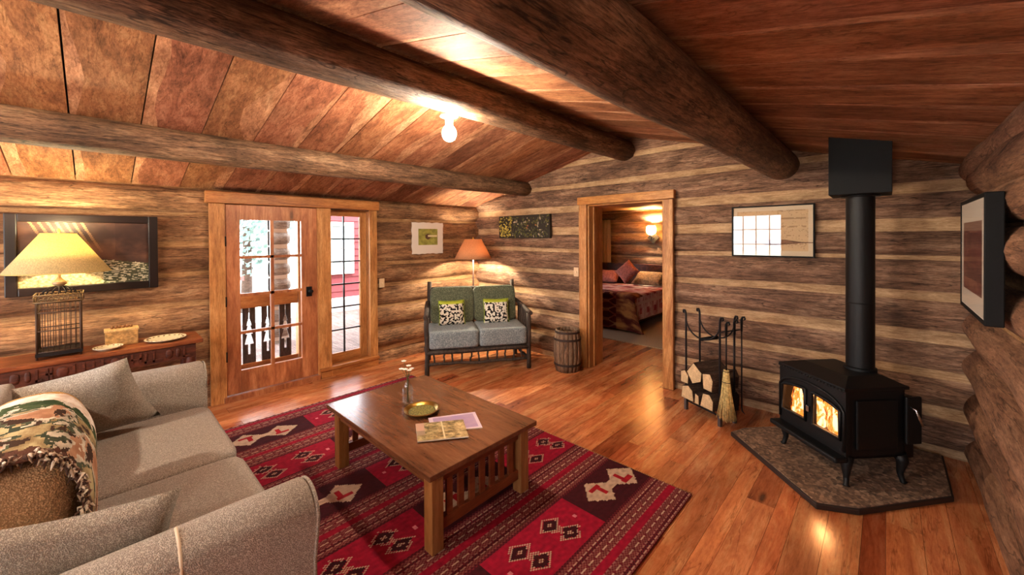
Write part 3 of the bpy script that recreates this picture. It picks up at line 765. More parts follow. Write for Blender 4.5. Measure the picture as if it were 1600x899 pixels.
def table_lamp():
    t = thing('table_lamp', 'birdcage table lamp with a lit pale conical shade on the console', 'lamp', (-4.44, -.185, CZ))
    S = .105
    b = MB()      # square cage: corner posts, bars, rings
    for sx in (-1, 1):
        for sy in (-1, 1): b.tube([(sx*S, sy*S, 0), (sx*S, sy*S, .40)], .006, 8)
    for z in (.05, .2, .33, .40):
        for a, c in (((-S, -S), (S, -S)), ((S, -S), (S, S)), ((S, S), (-S, S)), ((-S, S), (-S, -S))): b.tube([(*a, z), (*c, z)], .004 if z < .4 else .006, 6)
    for k in range(1, 8):
        p = -S+2*S*k/8
        for q in (-S, S): b.tube([(p, q, .03), (p, q, .40)], .0022, 5); b.tube([(q, p, .03), (q, p, .40)], .0022, 5)
    b.build('cage', plain('rusty_wire', (66, 46, 34), .55, .4), t)
    MB().box((-S-.008, -S-.008, .02), (S+.008, S+.008, .045)).build('tray', M_iron2, t)
    b = MB()
    for k in range(10):     # scroll gallery round the top
        for q in (-1, 1):
            p = -S-.012+2*(S+.012)*(k+.5)/10
            for (x, y) in ((p, q*(S+.012)), (q*(S+.012), p)):
                pts = [(x+(.011*math.cos(a*PI/4) if abs(y) > S else 0), y+(.011*math.cos(a*PI/4) if abs(x) > S and abs(y) <= S else 0), .43+.016*math.sin(a*PI/4)) for a in range(8)]
                b.tube(pts, .003, 5, closed=True)
    for z in (.405, .455):
        r = S+.014
        for a, c in (((-r, -r), (r, -r)), ((r, -r), (r, r)), ((r, r), (-r, r)), ((-r, r), (-r, -r))): b.tube([(*a, z), (*c, z)], .004, 6)
    b.build('gallery', plain('aged_ironwork', (112, 88, 60), .6, .5), t)
    b = MB()      # domed roof of the cage
    for k in range(16):
        a = k*2*PI/16; b.tube([((S-.02)*math.cos(a)*math.cos(e), (S-.02)*math.sin(a)*math.cos(e), .455+.055*math.sin(e)) for e in (0, .35, .7, 1.05, 1.4)], .003, 5)
    b.build('dome', M_iron2, t)
    MB().lathe([(0, .505), (.02, .508), (.038, .525), (.036, .54), (.016, .56), (.008, .575), (.008, .80), (.0, .80)], n=20).build('stem', plain('aged_cream', (170, 140, 100), .5), t, smooth=.6)
    sh = MB().lathe([(.272, .612), (.090, .897)], n=64).build('shade', shade_mat('lamp_shade_cream', (236, 216, 164), .55), t, smooth=1)
    md = sh.modifiers.new('thick', 'SOLIDIFY'); md.thickness = .003
    MB().tube([(.272*math.cos(a*PI/24), .272*math.sin(a*PI/24), .612) for a in range(48)], .004, 6, closed=True).build('trim', plain('shade_trim', (196, 168, 104), .8), sh)
    MB().tube([(.09*math.cos(a*PI/24), .09*math.sin(a*PI/24), .897) for a in range(48)], .003, 6, closed=True).build('trim', bpy.data.materials['shade_trim'], sh)
    MB().lathe([(0, .935), (.008, .93), (.01, .915), (.004, .90), (.004, .86)], n=12).build('finial', M_brass, t, smooth=.8)
    MB().lathe([(0, .72), (.014, .725), (.03, .78), (.028, .81), (.012, .84), (0, .845)], n=16).build('bulb', emitter('lamp_bulb', (255, 214, 130), 6), t, smooth=1)
    l = bpy.data.lights.new('lamp_light', 'POINT'); l.energy = TABLE_P; l.color = (1, .82, .46); l.shadow_soft_size = .035
    o = bpy.data.objects.new('lamp_light', l); C.objects.link(o); o.parent = t; o.location = (0, 0, .80+.075)
table_lamp()
def console_things():
    b = MB(); t = thing('carved_box', 'small pale carved lidded box on the console beside the birdcage lamp', 'box', (-4.50, .14, CZ))
    MB().box((-.06, -.095, 0), (.06, .095, .115)).build('body', plain('carved_pale', (170, 128, 74), .7, bump=.8, bscale=45, var=.4), t, bevel=.004)
    l = MB().box((-.065, -.10, .115), (.065, .10, .132)).build('lid', plain('carved_lid', (198, 158, 104), .6, var=.3), t, bevel=.004)
    b = MB()
    for k in range(6): b.rbox((.0, -.055+k*.022, .145), (.03, .022, .024), k=2.5, cuts=3)
    b.build('ornament', plain('dark_carving', (120, 78, 44), .6), l)
    def plate(label, loc, r, dotc, n):
        t = thing('plate', label, 'plate', loc, group='dishes on the console')
        MB().lathe([(0, .003), (r*.55, .003), (r*.62, .001), (r*.7, .006), (r, .02), (r, .024), (r*.7, .012), (r*.55, .009), (0, .009)], n=40).build('dish', plain('cream_dish', (206, 190, 160), .35, spec=.5, var=.15), t, smooth=.7)
        for k in range(n):
            a = 2*PI*k/n; MB().rbox((r*.86*math.cos(a), r*.86*math.sin(a), .0195), (r*.12, r*.12, .006), k=2, cuts=2).build('rim_dot', plain('rim_dot', dotc, .4), t)
    plate('cream plate with a dark dotted rim at the door end of the console', (-4.40, .40, CZ), .135, (92, 62, 34), 20)
    plate('small white dish with a scalloped rim in front of the carved box', (-4.36, .06, CZ), .085, (120, 84, 52), 14)
console_things()

# ------------------------------------------------------------------ pictures
def framed(name, label, cat, loc, rot, W, H, fw, fd, mat, colf, nu, nv, pmat, matw=0, group=None, tilt=0, pd=.4):
    """local frame: X across, Z up, -Y towards the room; origin at the bottom centre of the back"""
    t = thing(name, label, cat, loc, (tilt, 0, rot), group)
    b = MB(); b.box((-W/2, -fd, 0), (-W/2+fw, 0, H)); b.box((W/2-fw, -fd, 0), (W/2, 0, H)); b.box((-W/2+fw, -fd, 0), (W/2-fw, 0, fw)); b.box((-W/2+fw, -fd, H-fw), (W/2-fw, 0, H))
    b.box((-W/2+fw*.5, -fd*.35, fw*.5), (W/2-fw*.5, -.002, H-fw*.5))
    b.build('frame', mat, t, bevel=min(.006, fw*.2))
    w, h = W-2*fw, H-2*fw
    grid_paint('canvas' if not matw else 'print', nu, nv, lambda u, v: (-w/2+w*u, -fd*pd, fw+h*v), colf, pmat, t)
    return t, w, h
def river(u, v):
    n = fb(u*3, v*3, 1); m = fb(u*16, v*60, 2)
    c = mixc((52, 32, 27), (96, 64, 52), n+.5)
    if v > .45:
        for k in range(7):     # rays of light from the top
            x0 = .08+k*.062; x = x0+(1-v)*.32
            if abs(u-x) < .012 and v > .52: c = mixc(c, (214, 176, 120), .6*(v-.4)*1.6)
        if u > .72: c = mixc(c, (48, 26, 22), .5+fb(u*8, v*8, 6)*.6)
    hor = .36+.06*math.sin(u*4)
    if v < hor:
        c = mixc((58, 62, 44), (116, 118, 84), m+.4)
        if m > .12: c = mixc(c, (222, 214, 186), .8)
        if v < .18 and u < .62: c = mixc((214, 196, 150), (130, 112, 78), fb(u*40, v*40, 3)+.4)
    return c
framed('painting', 'wide river landscape painting in a heavy dark frame behind the birdcage lamp', 'painting', (-4.735, -.04, 1.20), PI/2, .845, .625, .062, .045, M_frame, river, 120, 70, painted('canvas_paint', .45, .4))
def print_n(u, v):
    # pencil map print with pale mount
    c = (198, 178, 150)
    if .06 < u < .94 and .1 < v < .92:
        c = (190, 160, 122)
        n = fb(u*8, v*10, 2)
        if .6 < u < .92 and abs((v*6) % 1-.5) < .06+n*.05: c = (150, 120, 88)
        if abs(n) < .03: c = (160, 132, 100)
        if u < .06+.012 or abs(u-.58) < .004: c = (170, 140, 104)
    return c
t, w_, h_ = framed('framed_print', 'wide pale print in a thin black frame on the stove-side log wall', 'picture', (-.757, 4.222, 1.43), 0, .635, .468, .012, .03, M_black, print_n, 90, 60, M_paint, matw=1)
MB().box((-w_/2, -.0215, .012), (w_/2, -.0195, .012+h_)).build('pane', glass('picture_glass', .05), t)
def print_e(u, v):
    if u < .1 or u > .9 or v < .17 or v > .82: return (206, 194, 178)
    n = fb(u*3, v*5, 1)
    if v > .74: return (120, 88, 78)
    return mixc((92, 44, 40), (130, 82, 66), n*1.2+.5) if int(v*7) % 2 else mixc((112, 66, 54), (76, 36, 34), n+.5)
t, w_, h_ = framed('framed_print', 'tall print in a deep black frame on the wall by the stove', 'picture', (.395, 3.27, 1.19), -PI/2, .82, .63, .022, .062, M_black, print_e, 50, 60, M_paint, matw=1, pd=.93)
MB().box((-w_/2, -.0605, .03), (w_/2, -.0595, .03+h_)).build('pane', glass('picture_glass2', .02, graze=.25), t)
def paper():
    t = thing('paper_print', 'small deckle-edged white print with an olive picture by the sidelight', 'picture', (-4.735, 3.25, 1.40), PI/2)
    def colf(u, v):
        if .2 < u < .82 and .27 < v < .8:
            n = fb(u*6, v*6, 4); c = mixc((128, 124, 58), (176, 168, 84), n+.4)
            if math.hypot(u-.5, (v-.55)) < .09: c = (84, 60, 44)
            if abs(v-.56) < .03 and .5 < u < .8: c = (206, 190, 150)
            return c
        return (214, 202, 192)
    def pos(u, v):
        e = .012
        return (-.262+.524*u+e*nz(v*6, 0, u > .5)*(1 if u in (0, 1) else 0), -.012+.008*(u-.5)**2, .44*v+e*nz(u*7, 3, v)*(1 if v in (0, 1) else 0))
    o = grid_paint('sheet', 60, 50, pos, colf, M_paint, t); md = o.modifiers.new('thick', 'SOLIDIFY'); md.thickness = .004
paper()
def panel():
    t = thing('leaf_relief', 'dark leafy relief panel hanging beside the bedroom doorway', 'wall art', (-3.74, 4.215, 1.61), 0)
    MB().box((-.48, -.04, 0), (.48, -.0, .325)).build('board', plain('panel_board', (40, 32, 24), .7), t)
    rnd = random.Random(9); b = MB(); cols = []
    for k in range(330):
        x, z = rnd.uniform(-.46, .46), rnd.uniform(.015, .31); a = rnd.uniform(0, PI); n0 = len(b.bm.faces)
        R = roty(a) @ rotx(rnd.uniform(-.4, .4))
        b.rbox((x, -.045, z), (rnd.uniform(.02, .05), .012, rnd.uniform(.012, .025)), k=2.2, cuts=2, R=R)
        c = rnd.choice([(96, 92, 40), (60, 62, 34), (52, 44, 36), (84, 78, 56)])
        if x < -.22: c = rnd.choice([(150, 136, 52), (116, 104, 44), (176, 156, 72)])
        elif .0 < x < .26 and .13 < z < .2 and rnd.random() < .5: c = (150, 96, 60)
        elif rnd.random() < .12: c = (168, 150, 130)
        cols += [(*lin(c), 1)]*(len(b.bm.faces)-n0)
    o = b.build('relief', M_paint, t, fix=False); setcol(o, cols); tag(o, kind='stuff')
panel()
def switch(name, label, loc, rot, n=1):
    t = thing(name, label, 'light switch', loc, rot)
    MB().box((-.036*n, -.008, 0), (.036*n, 0, .115)).build('plate', plain('ivory_plate', (206, 176, 140), .4), t, bevel=.003)
    MB().box((-.008, -.016, .045), (.008, -.006, .07)).build('toggle', plain('ivory_toggle', (222, 196, 160), .4), t, bevel=.002)
switch('light_switch', 'ivory light switch beside the bedroom doorway casing', (-2.86, 4.205, 1.12), 0)
switch('light_switch', 'tan light switch beside the sidelight casing', (-4.74, 2.545, .985), PI/2)

# ------------------------------------------------------------------ bare bulb on the ridge log, plus two added fill bulbs
def ceiling_bulb(loc, label, P):
    t = thing('ceiling_light', label, 'ceiling light', loc)
    MB().lathe([(.0, .012), (.045, .012), (.062, .0), (.064, -.012), (.045, -.02), (.03, -.028), (.026, -.07), (.024, -.075), (0, -.075)], n=32).build('holder', M_white, t, smooth=.6)
    MB().rbox((.015, 0, .02), (.08, .07, .03), k=6, cuts=3).build('junction_box', M_black, t)
    pr = [(0, -.190), (.02, -.186), (.040, -.170), (.051, -.142), (.051, -.125), (.044, -.102), (.034, -.088), (.027, -.08), (.024, -.074)]
    r2 = .051; E = P/(PI*4*PI*r2*r2)
    MB().lathe(pr, n=32).build('bulb', emitter('bulb_glow', (255, 234, 204), E), t, smooth=1.2)
ceiling_bulb((-2.27, 1.75, 2.50), 'bare glowing globe bulb under the ridge log, above the low table', BULB_P)
ceiling_bulb((-.15, -1.25, 2.238), 'unseen globe bulb added as fill light on the boards between the thick log purlin and the stove-side wall', 32)  # added bulb out of view, brightens the stove-side ceiling and purlin
ceiling_bulb((-2.27, -1.55, 2.49), 'unseen globe bulb added as fill light under the ridge log, behind the sofa', 90)  # added bulb out of view, lifts the general light on sofa and room

# ------------------------------------------------------------------ floor lamp and rustic loveseat in the corner
def floor_lamp():
    t = thing('floor_lamp', 'floor lamp with a peach conical shade in the corner behind the loveseat', 'floor lamp', (-4.42, 3.83, 0))
    MB().lathe([(0, 0), (.14, 0), (.14, .015), (.05, .03), (.02, .05), (.0, .05)], n=32).build('base', M_iron2, t, smooth=.6)
    MB().tube([(0, 0, .03), (0, 0, 1.42)], .012, 12).build('pole', plain('lamp_pole', (58, 34, 28), .5), t)
    sh = MB().lathe([(.272, 1.315), (.125, 1.60)], n=56).build('shade', shade_mat('lamp_shade_peach', (206, 152, 112), .30), t, smooth=1)
    md = sh.modifiers.new('thick', 'SOLIDIFY'); md.thickness = .003
    b = MB()
    for k in range(3):
        a = k*2*PI/3; b.tube([(0, 0, 1.585), (.125*math.cos(a), .125*math.sin(a), 1.595)], .003, 5)
    b.build('spider', M_iron2, t); MB().lathe([(0, 1.635), (.008, 1.63), (.01, 1.615), (.004, 1.60), (.004, 1.42)], n=10).build('finial', M_brass, t)
    MB().lathe([(0, 1.50), (.02, 1.49), (.03, 1.46), (.02, 1.425), (.012, 1.41)], n=16).build('bulb', emitter('floor_bulb', (255, 220, 160), 6), t, smooth=1)
    l = bpy.data.lights.new('lamp_light', 'POINT'); l.energy = FLOOR_P; l.color = (1, .84, .58); l.shadow_soft_size = .03
    o = bpy.data.objects.new('lamp_light', l); C.objects.link(o); o.parent = t; o.location = (.03, 0, 1.45)
floor_lamp()
BTH = math.radians(56.2); BO = Vector((-3.83, 3.355, 0))
def loveseat():
    t = thing('loveseat', 'rustic twig-framed loveseat with grey-blue seat cushions in the corner', 'loveseat', BO, BTH)
    W, D = 1.24, .62; rnd = random.Random(6)
    def twig(p0, p1, r, nm, par, bend=.008, n=7):
        p0, p1 = Vector(p0), Vector(p1); pts = []; s = rnd.uniform(0, 50)
        for i in range(n):
            q = p0.lerp(p1, i/(n-1)); q += Vector((nz(i*.6, s), nz(i*.6, s+5), nz(i*.6, s+9)))*bend*2*math.sin(PI*i/(n-1)); pts.append(q)
        return MB().tube(pts, [r*(1+.12*nz(i, s+2)) for i in range(n)], 9, wob=.12, seed=s).build(nm, M_twig, par, fix=False)
    for sx in (-1, 1):
        twig((sx*W/2, -D/2, 0), (sx*W/2, -D/2, .68), .028, 'leg', t)
        twig((sx*(W/2-.03), D/2, 0), (sx*(W/2-.05), D/2+.10, 1.03), .028, 'leg', t)
        a = twig((sx*(W/2+.012), -D/2-.06, .69), (sx*(W/2-.02), D/2+.04, .76), .027, 'arm_rail', t)
        for k in range(6):
            y = -D/2+.08+k*.092; twig((sx*(W/2), y, .26), (sx*(W/2), y, .70+k*.008), .013, 'arm_spindle', a)
        twig((sx*(W/2), -D/2, .25), (sx*(W/2), D/2, .25), .022, 'side_rail', t)
        twig((sx*(W/2), -D/2, .11), (sx*(W/2-.02), D/2, .12), .018, 'side_rail', t)
    twig((-W/2, -D/2, .265), (W/2, -D/2, .265), .025, 'seat_rail', t)
    lo = twig((-W/2, -D/2, .125), (W/2, -D/2, .125), .018, 'lower_rail', t, bend=.02, n=11)
    for k in range(11):
        x = -W/2+.09+k*.106; twig((x, -D/2, .13), (x+rnd.uniform(-.015, .015), -D/2, .27), .011, 'apron_spindle', lo)
    twig((-W/2+.03, D/2, .26), (W/2-.03, D/2, .26), .022, 'seat_rail', t)
    twig((-W/2+.04, D/2+.095, 0.93), (W/2-.04, D/2+.095, 0.93), .024, 'top_rail', t)
    for k in range(9): 
        x = -W/2+.13+k*.122; twig((x, D/2, .27), (x, D/2+.09, .93), .012, 'back_spindle', t)
    MB().box((-W/2+.02, -D/2+.01, .285), (W/2-.02, D/2-.01, .305)).build('seat_board', M_twig, t)
    for sx in (-1, 1):
        MB().rbox((sx*.300, -.05, .41), (.595, .60, .205), k=16, cuts=10, crown=.012).build('seat_cushion', M_blue, t)
        MB().rbox((sx*.284, .235, .735), (.565, .17, .47), k=9, cuts=10, R=rotx(-.16)).build('back_cushion', M_green, t)
loveseat()
def bench_pillows():
    Mp = Matrix.Translation(BO) @ Matrix.Rotation(BTH, 4, 'Z')
    rnd = random.Random(12)
    for i, (x, lab, rz) in enumerate(((-.30, 'black-and-white patterned pillow with lime edging nearer the sidelight on the loveseat', .05), (.27, 'black-and-white patterned pillow with lime edging nearer the spindle arm of the loveseat', -.06))):
        p = Mp @ Vector((x, -.01, .520))
        o = thing('throw_pillow', lab, 'pillow', p, BTH+rz, group='patterned pillows on the loveseat')
        R = rotx(-.30)
        me = MB().pillow(.33, .32, .13, n=26, R=R, c=R @ Vector((0, 0, .15)))
        ob = me.build('cover', M_knit, o)
        cols = []
        for f in ob.data.polygons:
            q = f.center; n = nz(q.x*38+i*7, q.z*38, i); edge = q.z > .262
            c = (30, 26, 26) if n > .05 else (212, 202, 186)
            if edge: c = (168, 178, 60)
            cols.append((*lin(c), 1))
        setcol(ob, cols)
        # lime welt round the edge
        pts = []
        for k in range(40):
            s_ = k/40*4; e = int(s_); f = (s_-e)*2-1
            a, b_ = ((f, -1), (1, f), (-f, 1), (-1, -f))[e]
            pts.append(R @ Vector((.165*a*(1-.07*(1-b_*b_)), 0, .16*b_*(1-.07*(1-a*a))+.15)))
        MB().tube(pts, .007, 6, closed=True).build('welt', M_lime, o)
bench_pillows()

# ------------------------------------------------------------------ barrel
def barrel():
    t = thing('barrel', 'weathered wooden keg standing by the bedroom doorway', 'barrel', (-2.83, 3.96, 0), .2)
    b = MB(); cols = []; n = 18; rnd = random.Random(3); H = .50
    zs = [0, .06, .14, .25, .36, .44, H]
    def rad(z): return .142+.03*math.sin(PI*min(1, max(0, z/H)))
    for k in range(n):
        a0, a1 = 2*PI*(k+.03)/n, 2*PI*(k+.97)/n; tone = rnd.uniform(.75, 1.15); n0 = len(b.bm.faces)
        ro = [[b.v((rad(z)*math.cos(a), rad(z)*math.sin(a), z)) for a in (a0, (a0+a1)/2, a1)] for z in zs]
        ri = [[b.v(((rad(z)-.016)*math.cos(a), (rad(z)-.016)*math.sin(a), z)) for a in (a0, (a0+a1)/2, a1)] for z in zs]
        for A, B in zip(ro, ro[1:]):
            for q in (0, 1): b._f([A[q], A[q+1], B[q+1], B[q]], True)
        for A, B in zip(ri, ri[1:]):
            for q in (0, 1): b._f([A[q+1], A[q], B[q], B[q+1]], True)
        for q in (0, 1): b._f([ro[-1][q], ro[-1][q+1], ri[-1][q+1], ri[-1][q]]); b._f([ro[0][q+1], ro[0][q], ri[0][q], ri[0][q+1]])
        for A, B, e in ((ro, ri, 0), (ri, ro, 2)):
            for i in range(len(zs)-1): b._f([A[i][e], A[i+1][e], B[i+1][e], B[i][e]])
        cols += [(tone, tone*.97, tone*.94, 1)]*(len(b.bm.faces)-n0)
    o = b.build('staves', M_barrel, t, fix=False); setcol(o, cols, 'pc')
    for z in (.09, .39, .475):
        r = rad(z)+.003; MB().lathe([(r-.002, -.013), (r+.003, -.013), (r+.003, .013), (r-.002, .013)], (0, 0, z), 40).build('hoop', M_hoop, t, smooth=.5)
    o = MB().lathe([(0, .455), (.135, .455), (.135, .44), (0, .44)], n=36).build('head', M_barrel, t); setcol(o, [(.7, .66, .6, 1)]*len(o.data.polygons), 'pc')
barrel()

# ------------------------------------------------------------------ firewood rack, logs and hearth tools
RTH = math.radians(-25); RO = Vector((-1.158, 3.80, 0))
RW, RD, RH = .37, .17, .93
def rack():
    t = thing('firewood_rack', 'tall wrought-iron firewood rack with scrolled posts by the doorway', 'log rack', RO, RTH)
    for sx in (-1, 1):
        for sy in (-1, 1):
            x, y = sx*RW/2, sy*RD/2
            pts = [(x, y, 0), (x, y, .3), (x, y, RH-.05)]+[(x-sx*0+sx*(-.016+.016*math.cos(a)), y-sy*0, RH-.05+.02*math.sin(a)+.02) for a in ()]
            pts += [(x+sx*.004, y, RH-.02), (x+sx*.014, y, RH), (x+sx*.028, y, RH), (x+sx*.032, y, RH-.016), (x+sx*.022, y, RH-.026)]
            MB().tube(pts, .009, 8).build('post', M_iron2, t)
            MB().box((x-.013, y-.013, 0), (x+.013, y+.013, .10)).build('foot', plain('steel_foot', (92, 84, 82), .4, .7), t)
    for sy in (-1, 1):     # swags between the posts
        y = sy*RD/2; pts = [(RW/2*math.sin(a)*1.0, y, .865-.165*math.cos(a)**1.0) for a in [(-PI/2)+PI*k/14 for k in range(15)]]
        MB().tube(pts, .007, 7).build('swag', M_iron2, t)
    MB().tube([(-.0, -RD/2-.01, .70), (0, RD/2+.01, .70)], [.016, .02], 10).build('handle', M_black, t)
    b = MB(); b.box((-RW/2, -RD/2, .115), (RW/2, RD/2, .127))
    b.build('tray', M_iron2, t)
    b = MB()
    for sy in (-1, 1):
        y = sy*RD/2
        b.tube([(-RW/2, y, .13), (RW/2, y, .13)], .007, 7); b.tube([(-RW/2, y, .085), (RW/2, y, .085)], .007, 7)
        for k in range(7):
            x = -RW/2+RW*k/6; b.tube([(x, y, .085), (x, y, .13)], .005, 6)
    for sx in (-1, 1): b.tube([(sx*RW/2, -RD/2, .12), (sx*RW/2, RD/2, .12)], .007, 7); b.tube([(sx*RW/2, -RD/2, .085), (sx*RW/2, RD/2, .085)], .007, 7)
    b.build('rail', M_iron2, t)
    b = MB(); b.tube([(RW/2, -RD/2, .80), (RW/2+.05, -RD/2, .82), (RW/2+.05, RD/2, .82), (RW/2, RD/2, .80)], .006, 7); b.build('tool_hook', M_iron2, t)
rack()
def firewood():
    Mt = Matrix.Translation(RO) @ Matrix.Rotation(RTH, 4, 'Z')
    defs = [   # x, z, polygon (split faces), label
        (-.095, .195, [(-.075, -.066), (.075, -.066), (.06, .03), (.01, .066), (-.06, .045)], 'split log at the bottom of the rack towards the doorway'),
        (.0, .175, [(-.018, -.046), (.03, -.046), (.025, .03), (-.01, .045)], 'thin split log wedged in the middle of the bottom row'),
        (.105, .19, [(-.07, -.062), (.065, -.062), (.07, .02), (.03, .07), (-.04, .06)], 'split log at the bottom of the rack towards the stove'),
        (-.125, .315, [(-.045, -.052), (.04, -.05), (.045, .03), (0, .07), (-.045, .05)], 'pale split log standing second row by the rack post near the doorway'),
        (-.02, .375, [(-.09, -.0), (-.02, -.095), (.075, -.05), (.085, .03), (-.01, .10)], 'big dark-barked split log on top of the stack'),
        (.11, .355, [(-.04, -.075), (.05, -.08), (.062, .02), (.03, .075), (-.05, .055)], 'round-backed split log on top of the stack towards the stove'),
    ]
    for x, z, poly, lab in defs:
        poly = [(a*.98, c*1.0) for a, c in poly]; z = .128+(z-.128)*1.06; x *= 1.06
        p = Mt @ Vector((x, 0, z)); o = thing('firewood_log', lab, 'log', p, RTH, group='split logs in the iron rack')
        n = 9; b = MB(); rings = []; L = RD+.14; dense = []
        m = len(poly)
        for k in range(m):
            a, c = Vector(poly[k]), Vector(poly[(k+1) % m])
            for q in range(3): dense.append(a.lerp(c, q/3))
        for i in range(n):
            y = -L/2+L*i/(n-1)
            rings.append([b.v((d.x*(1+.06*nz(y*9, k*.7, x)), y+(.004*nz(k, x*9) if i in (0, n-1) else 0), d.y*(1+.06*nz(y*9, k*.7, z+3)))) for k, d in enumerate(dense)])
        for A, B in zip(rings, rings[1:]):
            for k in range(len(dense)): b._f([A[k], A[(k+1) % len(dense)], B[(k+1) % len(dense)], B[k]])
        b.build('bark', M_bark, o)
        for s_, R in ((-1, rings[0]), (1, rings[-1])):
            b = MB(); b.prism([(d.x*.93, d.y*.93) for d in dense], lambda a, c, h: (a, h, c), s_*(L/2-.002), s_*(L/2+.003)); b.build('cut_end', M_cut, o)
firewood()
def tools():
    Mt = Matrix.Translation(RO) @ Matrix.Rotation(RTH, 4, 'Z')
    def hang(name, lab, y): return thing(name, lab, 'hearth tool', Mt @ Vector((RW/2+.062, y, 0)), RTH, 'hearth tools on the rack')
    def shaft(t, top=.92, bot=.3): 
        MB().tube([(0, 0, bot), (0, 0, top-.10)], .006, 8).build('shaft', M_iron2, t)
        MB().tube([(0, 0, top-.12), (.0, 0, top-.02), (.01, 0, top), (.025, 0, top+.005), (.033, 0, top-.012), (.02, 0, top-.022)], [.009, .011, .009, .008, .007, .005], 8).build('grip', M_black, t)
    t = hang('poker', 'black iron poker hanging at the back of the rack', .095); shaft(t, .93, .16)
    MB().tube([(0, 0, .17), (.004, 0, .13), (.03, 0, .11)], [.006, .006, .002], 7).build('tip', M_iron2, t)
    t = hang('ash_shovel', 'black ash shovel hanging between poker and broom', .01); shaft(t, .91, .30)
    MB().prism([(-.045, .14), (.045, .14), (.05, .27), (.02, .30), (-.02, .30), (-.05, .27)], lambda a, b_, h: (h, a, b_), -.003, .003).build('blade', M_iron2, t)
    t = hang('hearth_broom', 'straw hearth broom with bushy bristles hanging from the rack', -.085); shaft(t, .90, .45)
    rnd = random.Random(8); b = MB()
    for k in range(240):
        a = rnd.uniform(0, 2*PI); r = math.sqrt(rnd.random()); 
        def P(z, R): return (r*R*math.cos(a), r*R*math.sin(a)*.8, z)
        j = rnd.uniform(-.012, .012)
        b.tube([P(.50, .020), P(.42, .028), P(.30, .042), (P(.12, .070)[0]+j, P(.12, .070)[1]+j, .075+rnd.uniform(0, .04))], [.0032, .0035, .0035, .002], 4)
    tag(b.build('bristles', M_straw, t, fix=False), kind='stuff')
    for z, r in ((.49, .024), (.40, .034)): MB().tube([(r*math.cos(a*PI/8), r*.8*math.sin(a*PI/8), z) for a in range(16)], .003, 5, closed=True).build('binding', M_hoop, t)
tools()

# ------------------------------------------------------------------ hearth pad and wood stove
STH = math.radians(-42.3); SO = Vector((-.243, 3.559, .04))
def hearth():
    # a slab set across the corner, its front parallel with the stove
    P = [(-.915, 3.53), (-.30, 2.915), (-.11, 3.02), (.30, 3.56), (.30, 4.17), (-.42, 4.17), (-.86, 3.665)]
    def body(inset, z0, z1, nm, mat, par=None):
        c = Vector((sum(p[0] for p in P)/len(P), sum(p[1] for p in P)/len(P))); q = [(c+(Vector(p)-c)*(1-inset)) for p in P]
        return MB().prism([(p.x, p.y) for p in q], lambda a, b_, h: (a, b_, h), z0, z1).build(nm, mat, par, bevel=.006 if par is None else 0)
    m, nt, b = new_mat('hearth_stone'); N = nt.nodes.new; K = nt.links.new
    tc = N('ShaderNodeTexCoord'); v = N('ShaderNodeTexVoronoi'); v.inputs['Scale'].default_value = 55; K(tc.outputs['Object'], v.inputs['Vector'])
    n = N('ShaderNodeTexNoise'); n.inputs['Scale'].default_value = 7; n.inputs['Detail'].default_value = 6; K(tc.outputs['Object'], n.inputs['Vector'])
    r = N('ShaderNodeValToRGB'); e = r.color_ramp.elements; e[0].position = .2; e[0].color = L4((54, 42, 36)); e[1].position = .8; e[1].color = L4((176, 146, 122)); x = e.new(.5); x.color = L4((110, 86, 70))
    mx = N('ShaderNodeMix'); mx.data_type = 'RGBA'; mx.inputs[0].default_value = .5; K(v.outputs['Color'], mx.inputs[6]); K(n.outputs['Color'], mx.inputs[7]); K(mx.outputs[2], r.inputs[0]); K(r.outputs[0], b.inputs['Base Color'])
    bp = N('ShaderNodeBump'); bp.inputs['Strength'].default_value = .5; bp.inputs['Distance'].default_value = .006; K(v.outputs['Distance'], bp.inputs['Height']); K(bp.outputs[0], b.inputs['Normal']); b.inputs['Roughness'].default_value = .6
    o = body(.0, .0, .034, 'hearth_pad', plain('hearth_edge', (40, 28, 24), .5)); tag(o, 'speckled stone hearth slab under the black stove', 'hearth')
    body(.022, .033, .04, 'stone_top', m, o)
hearth()
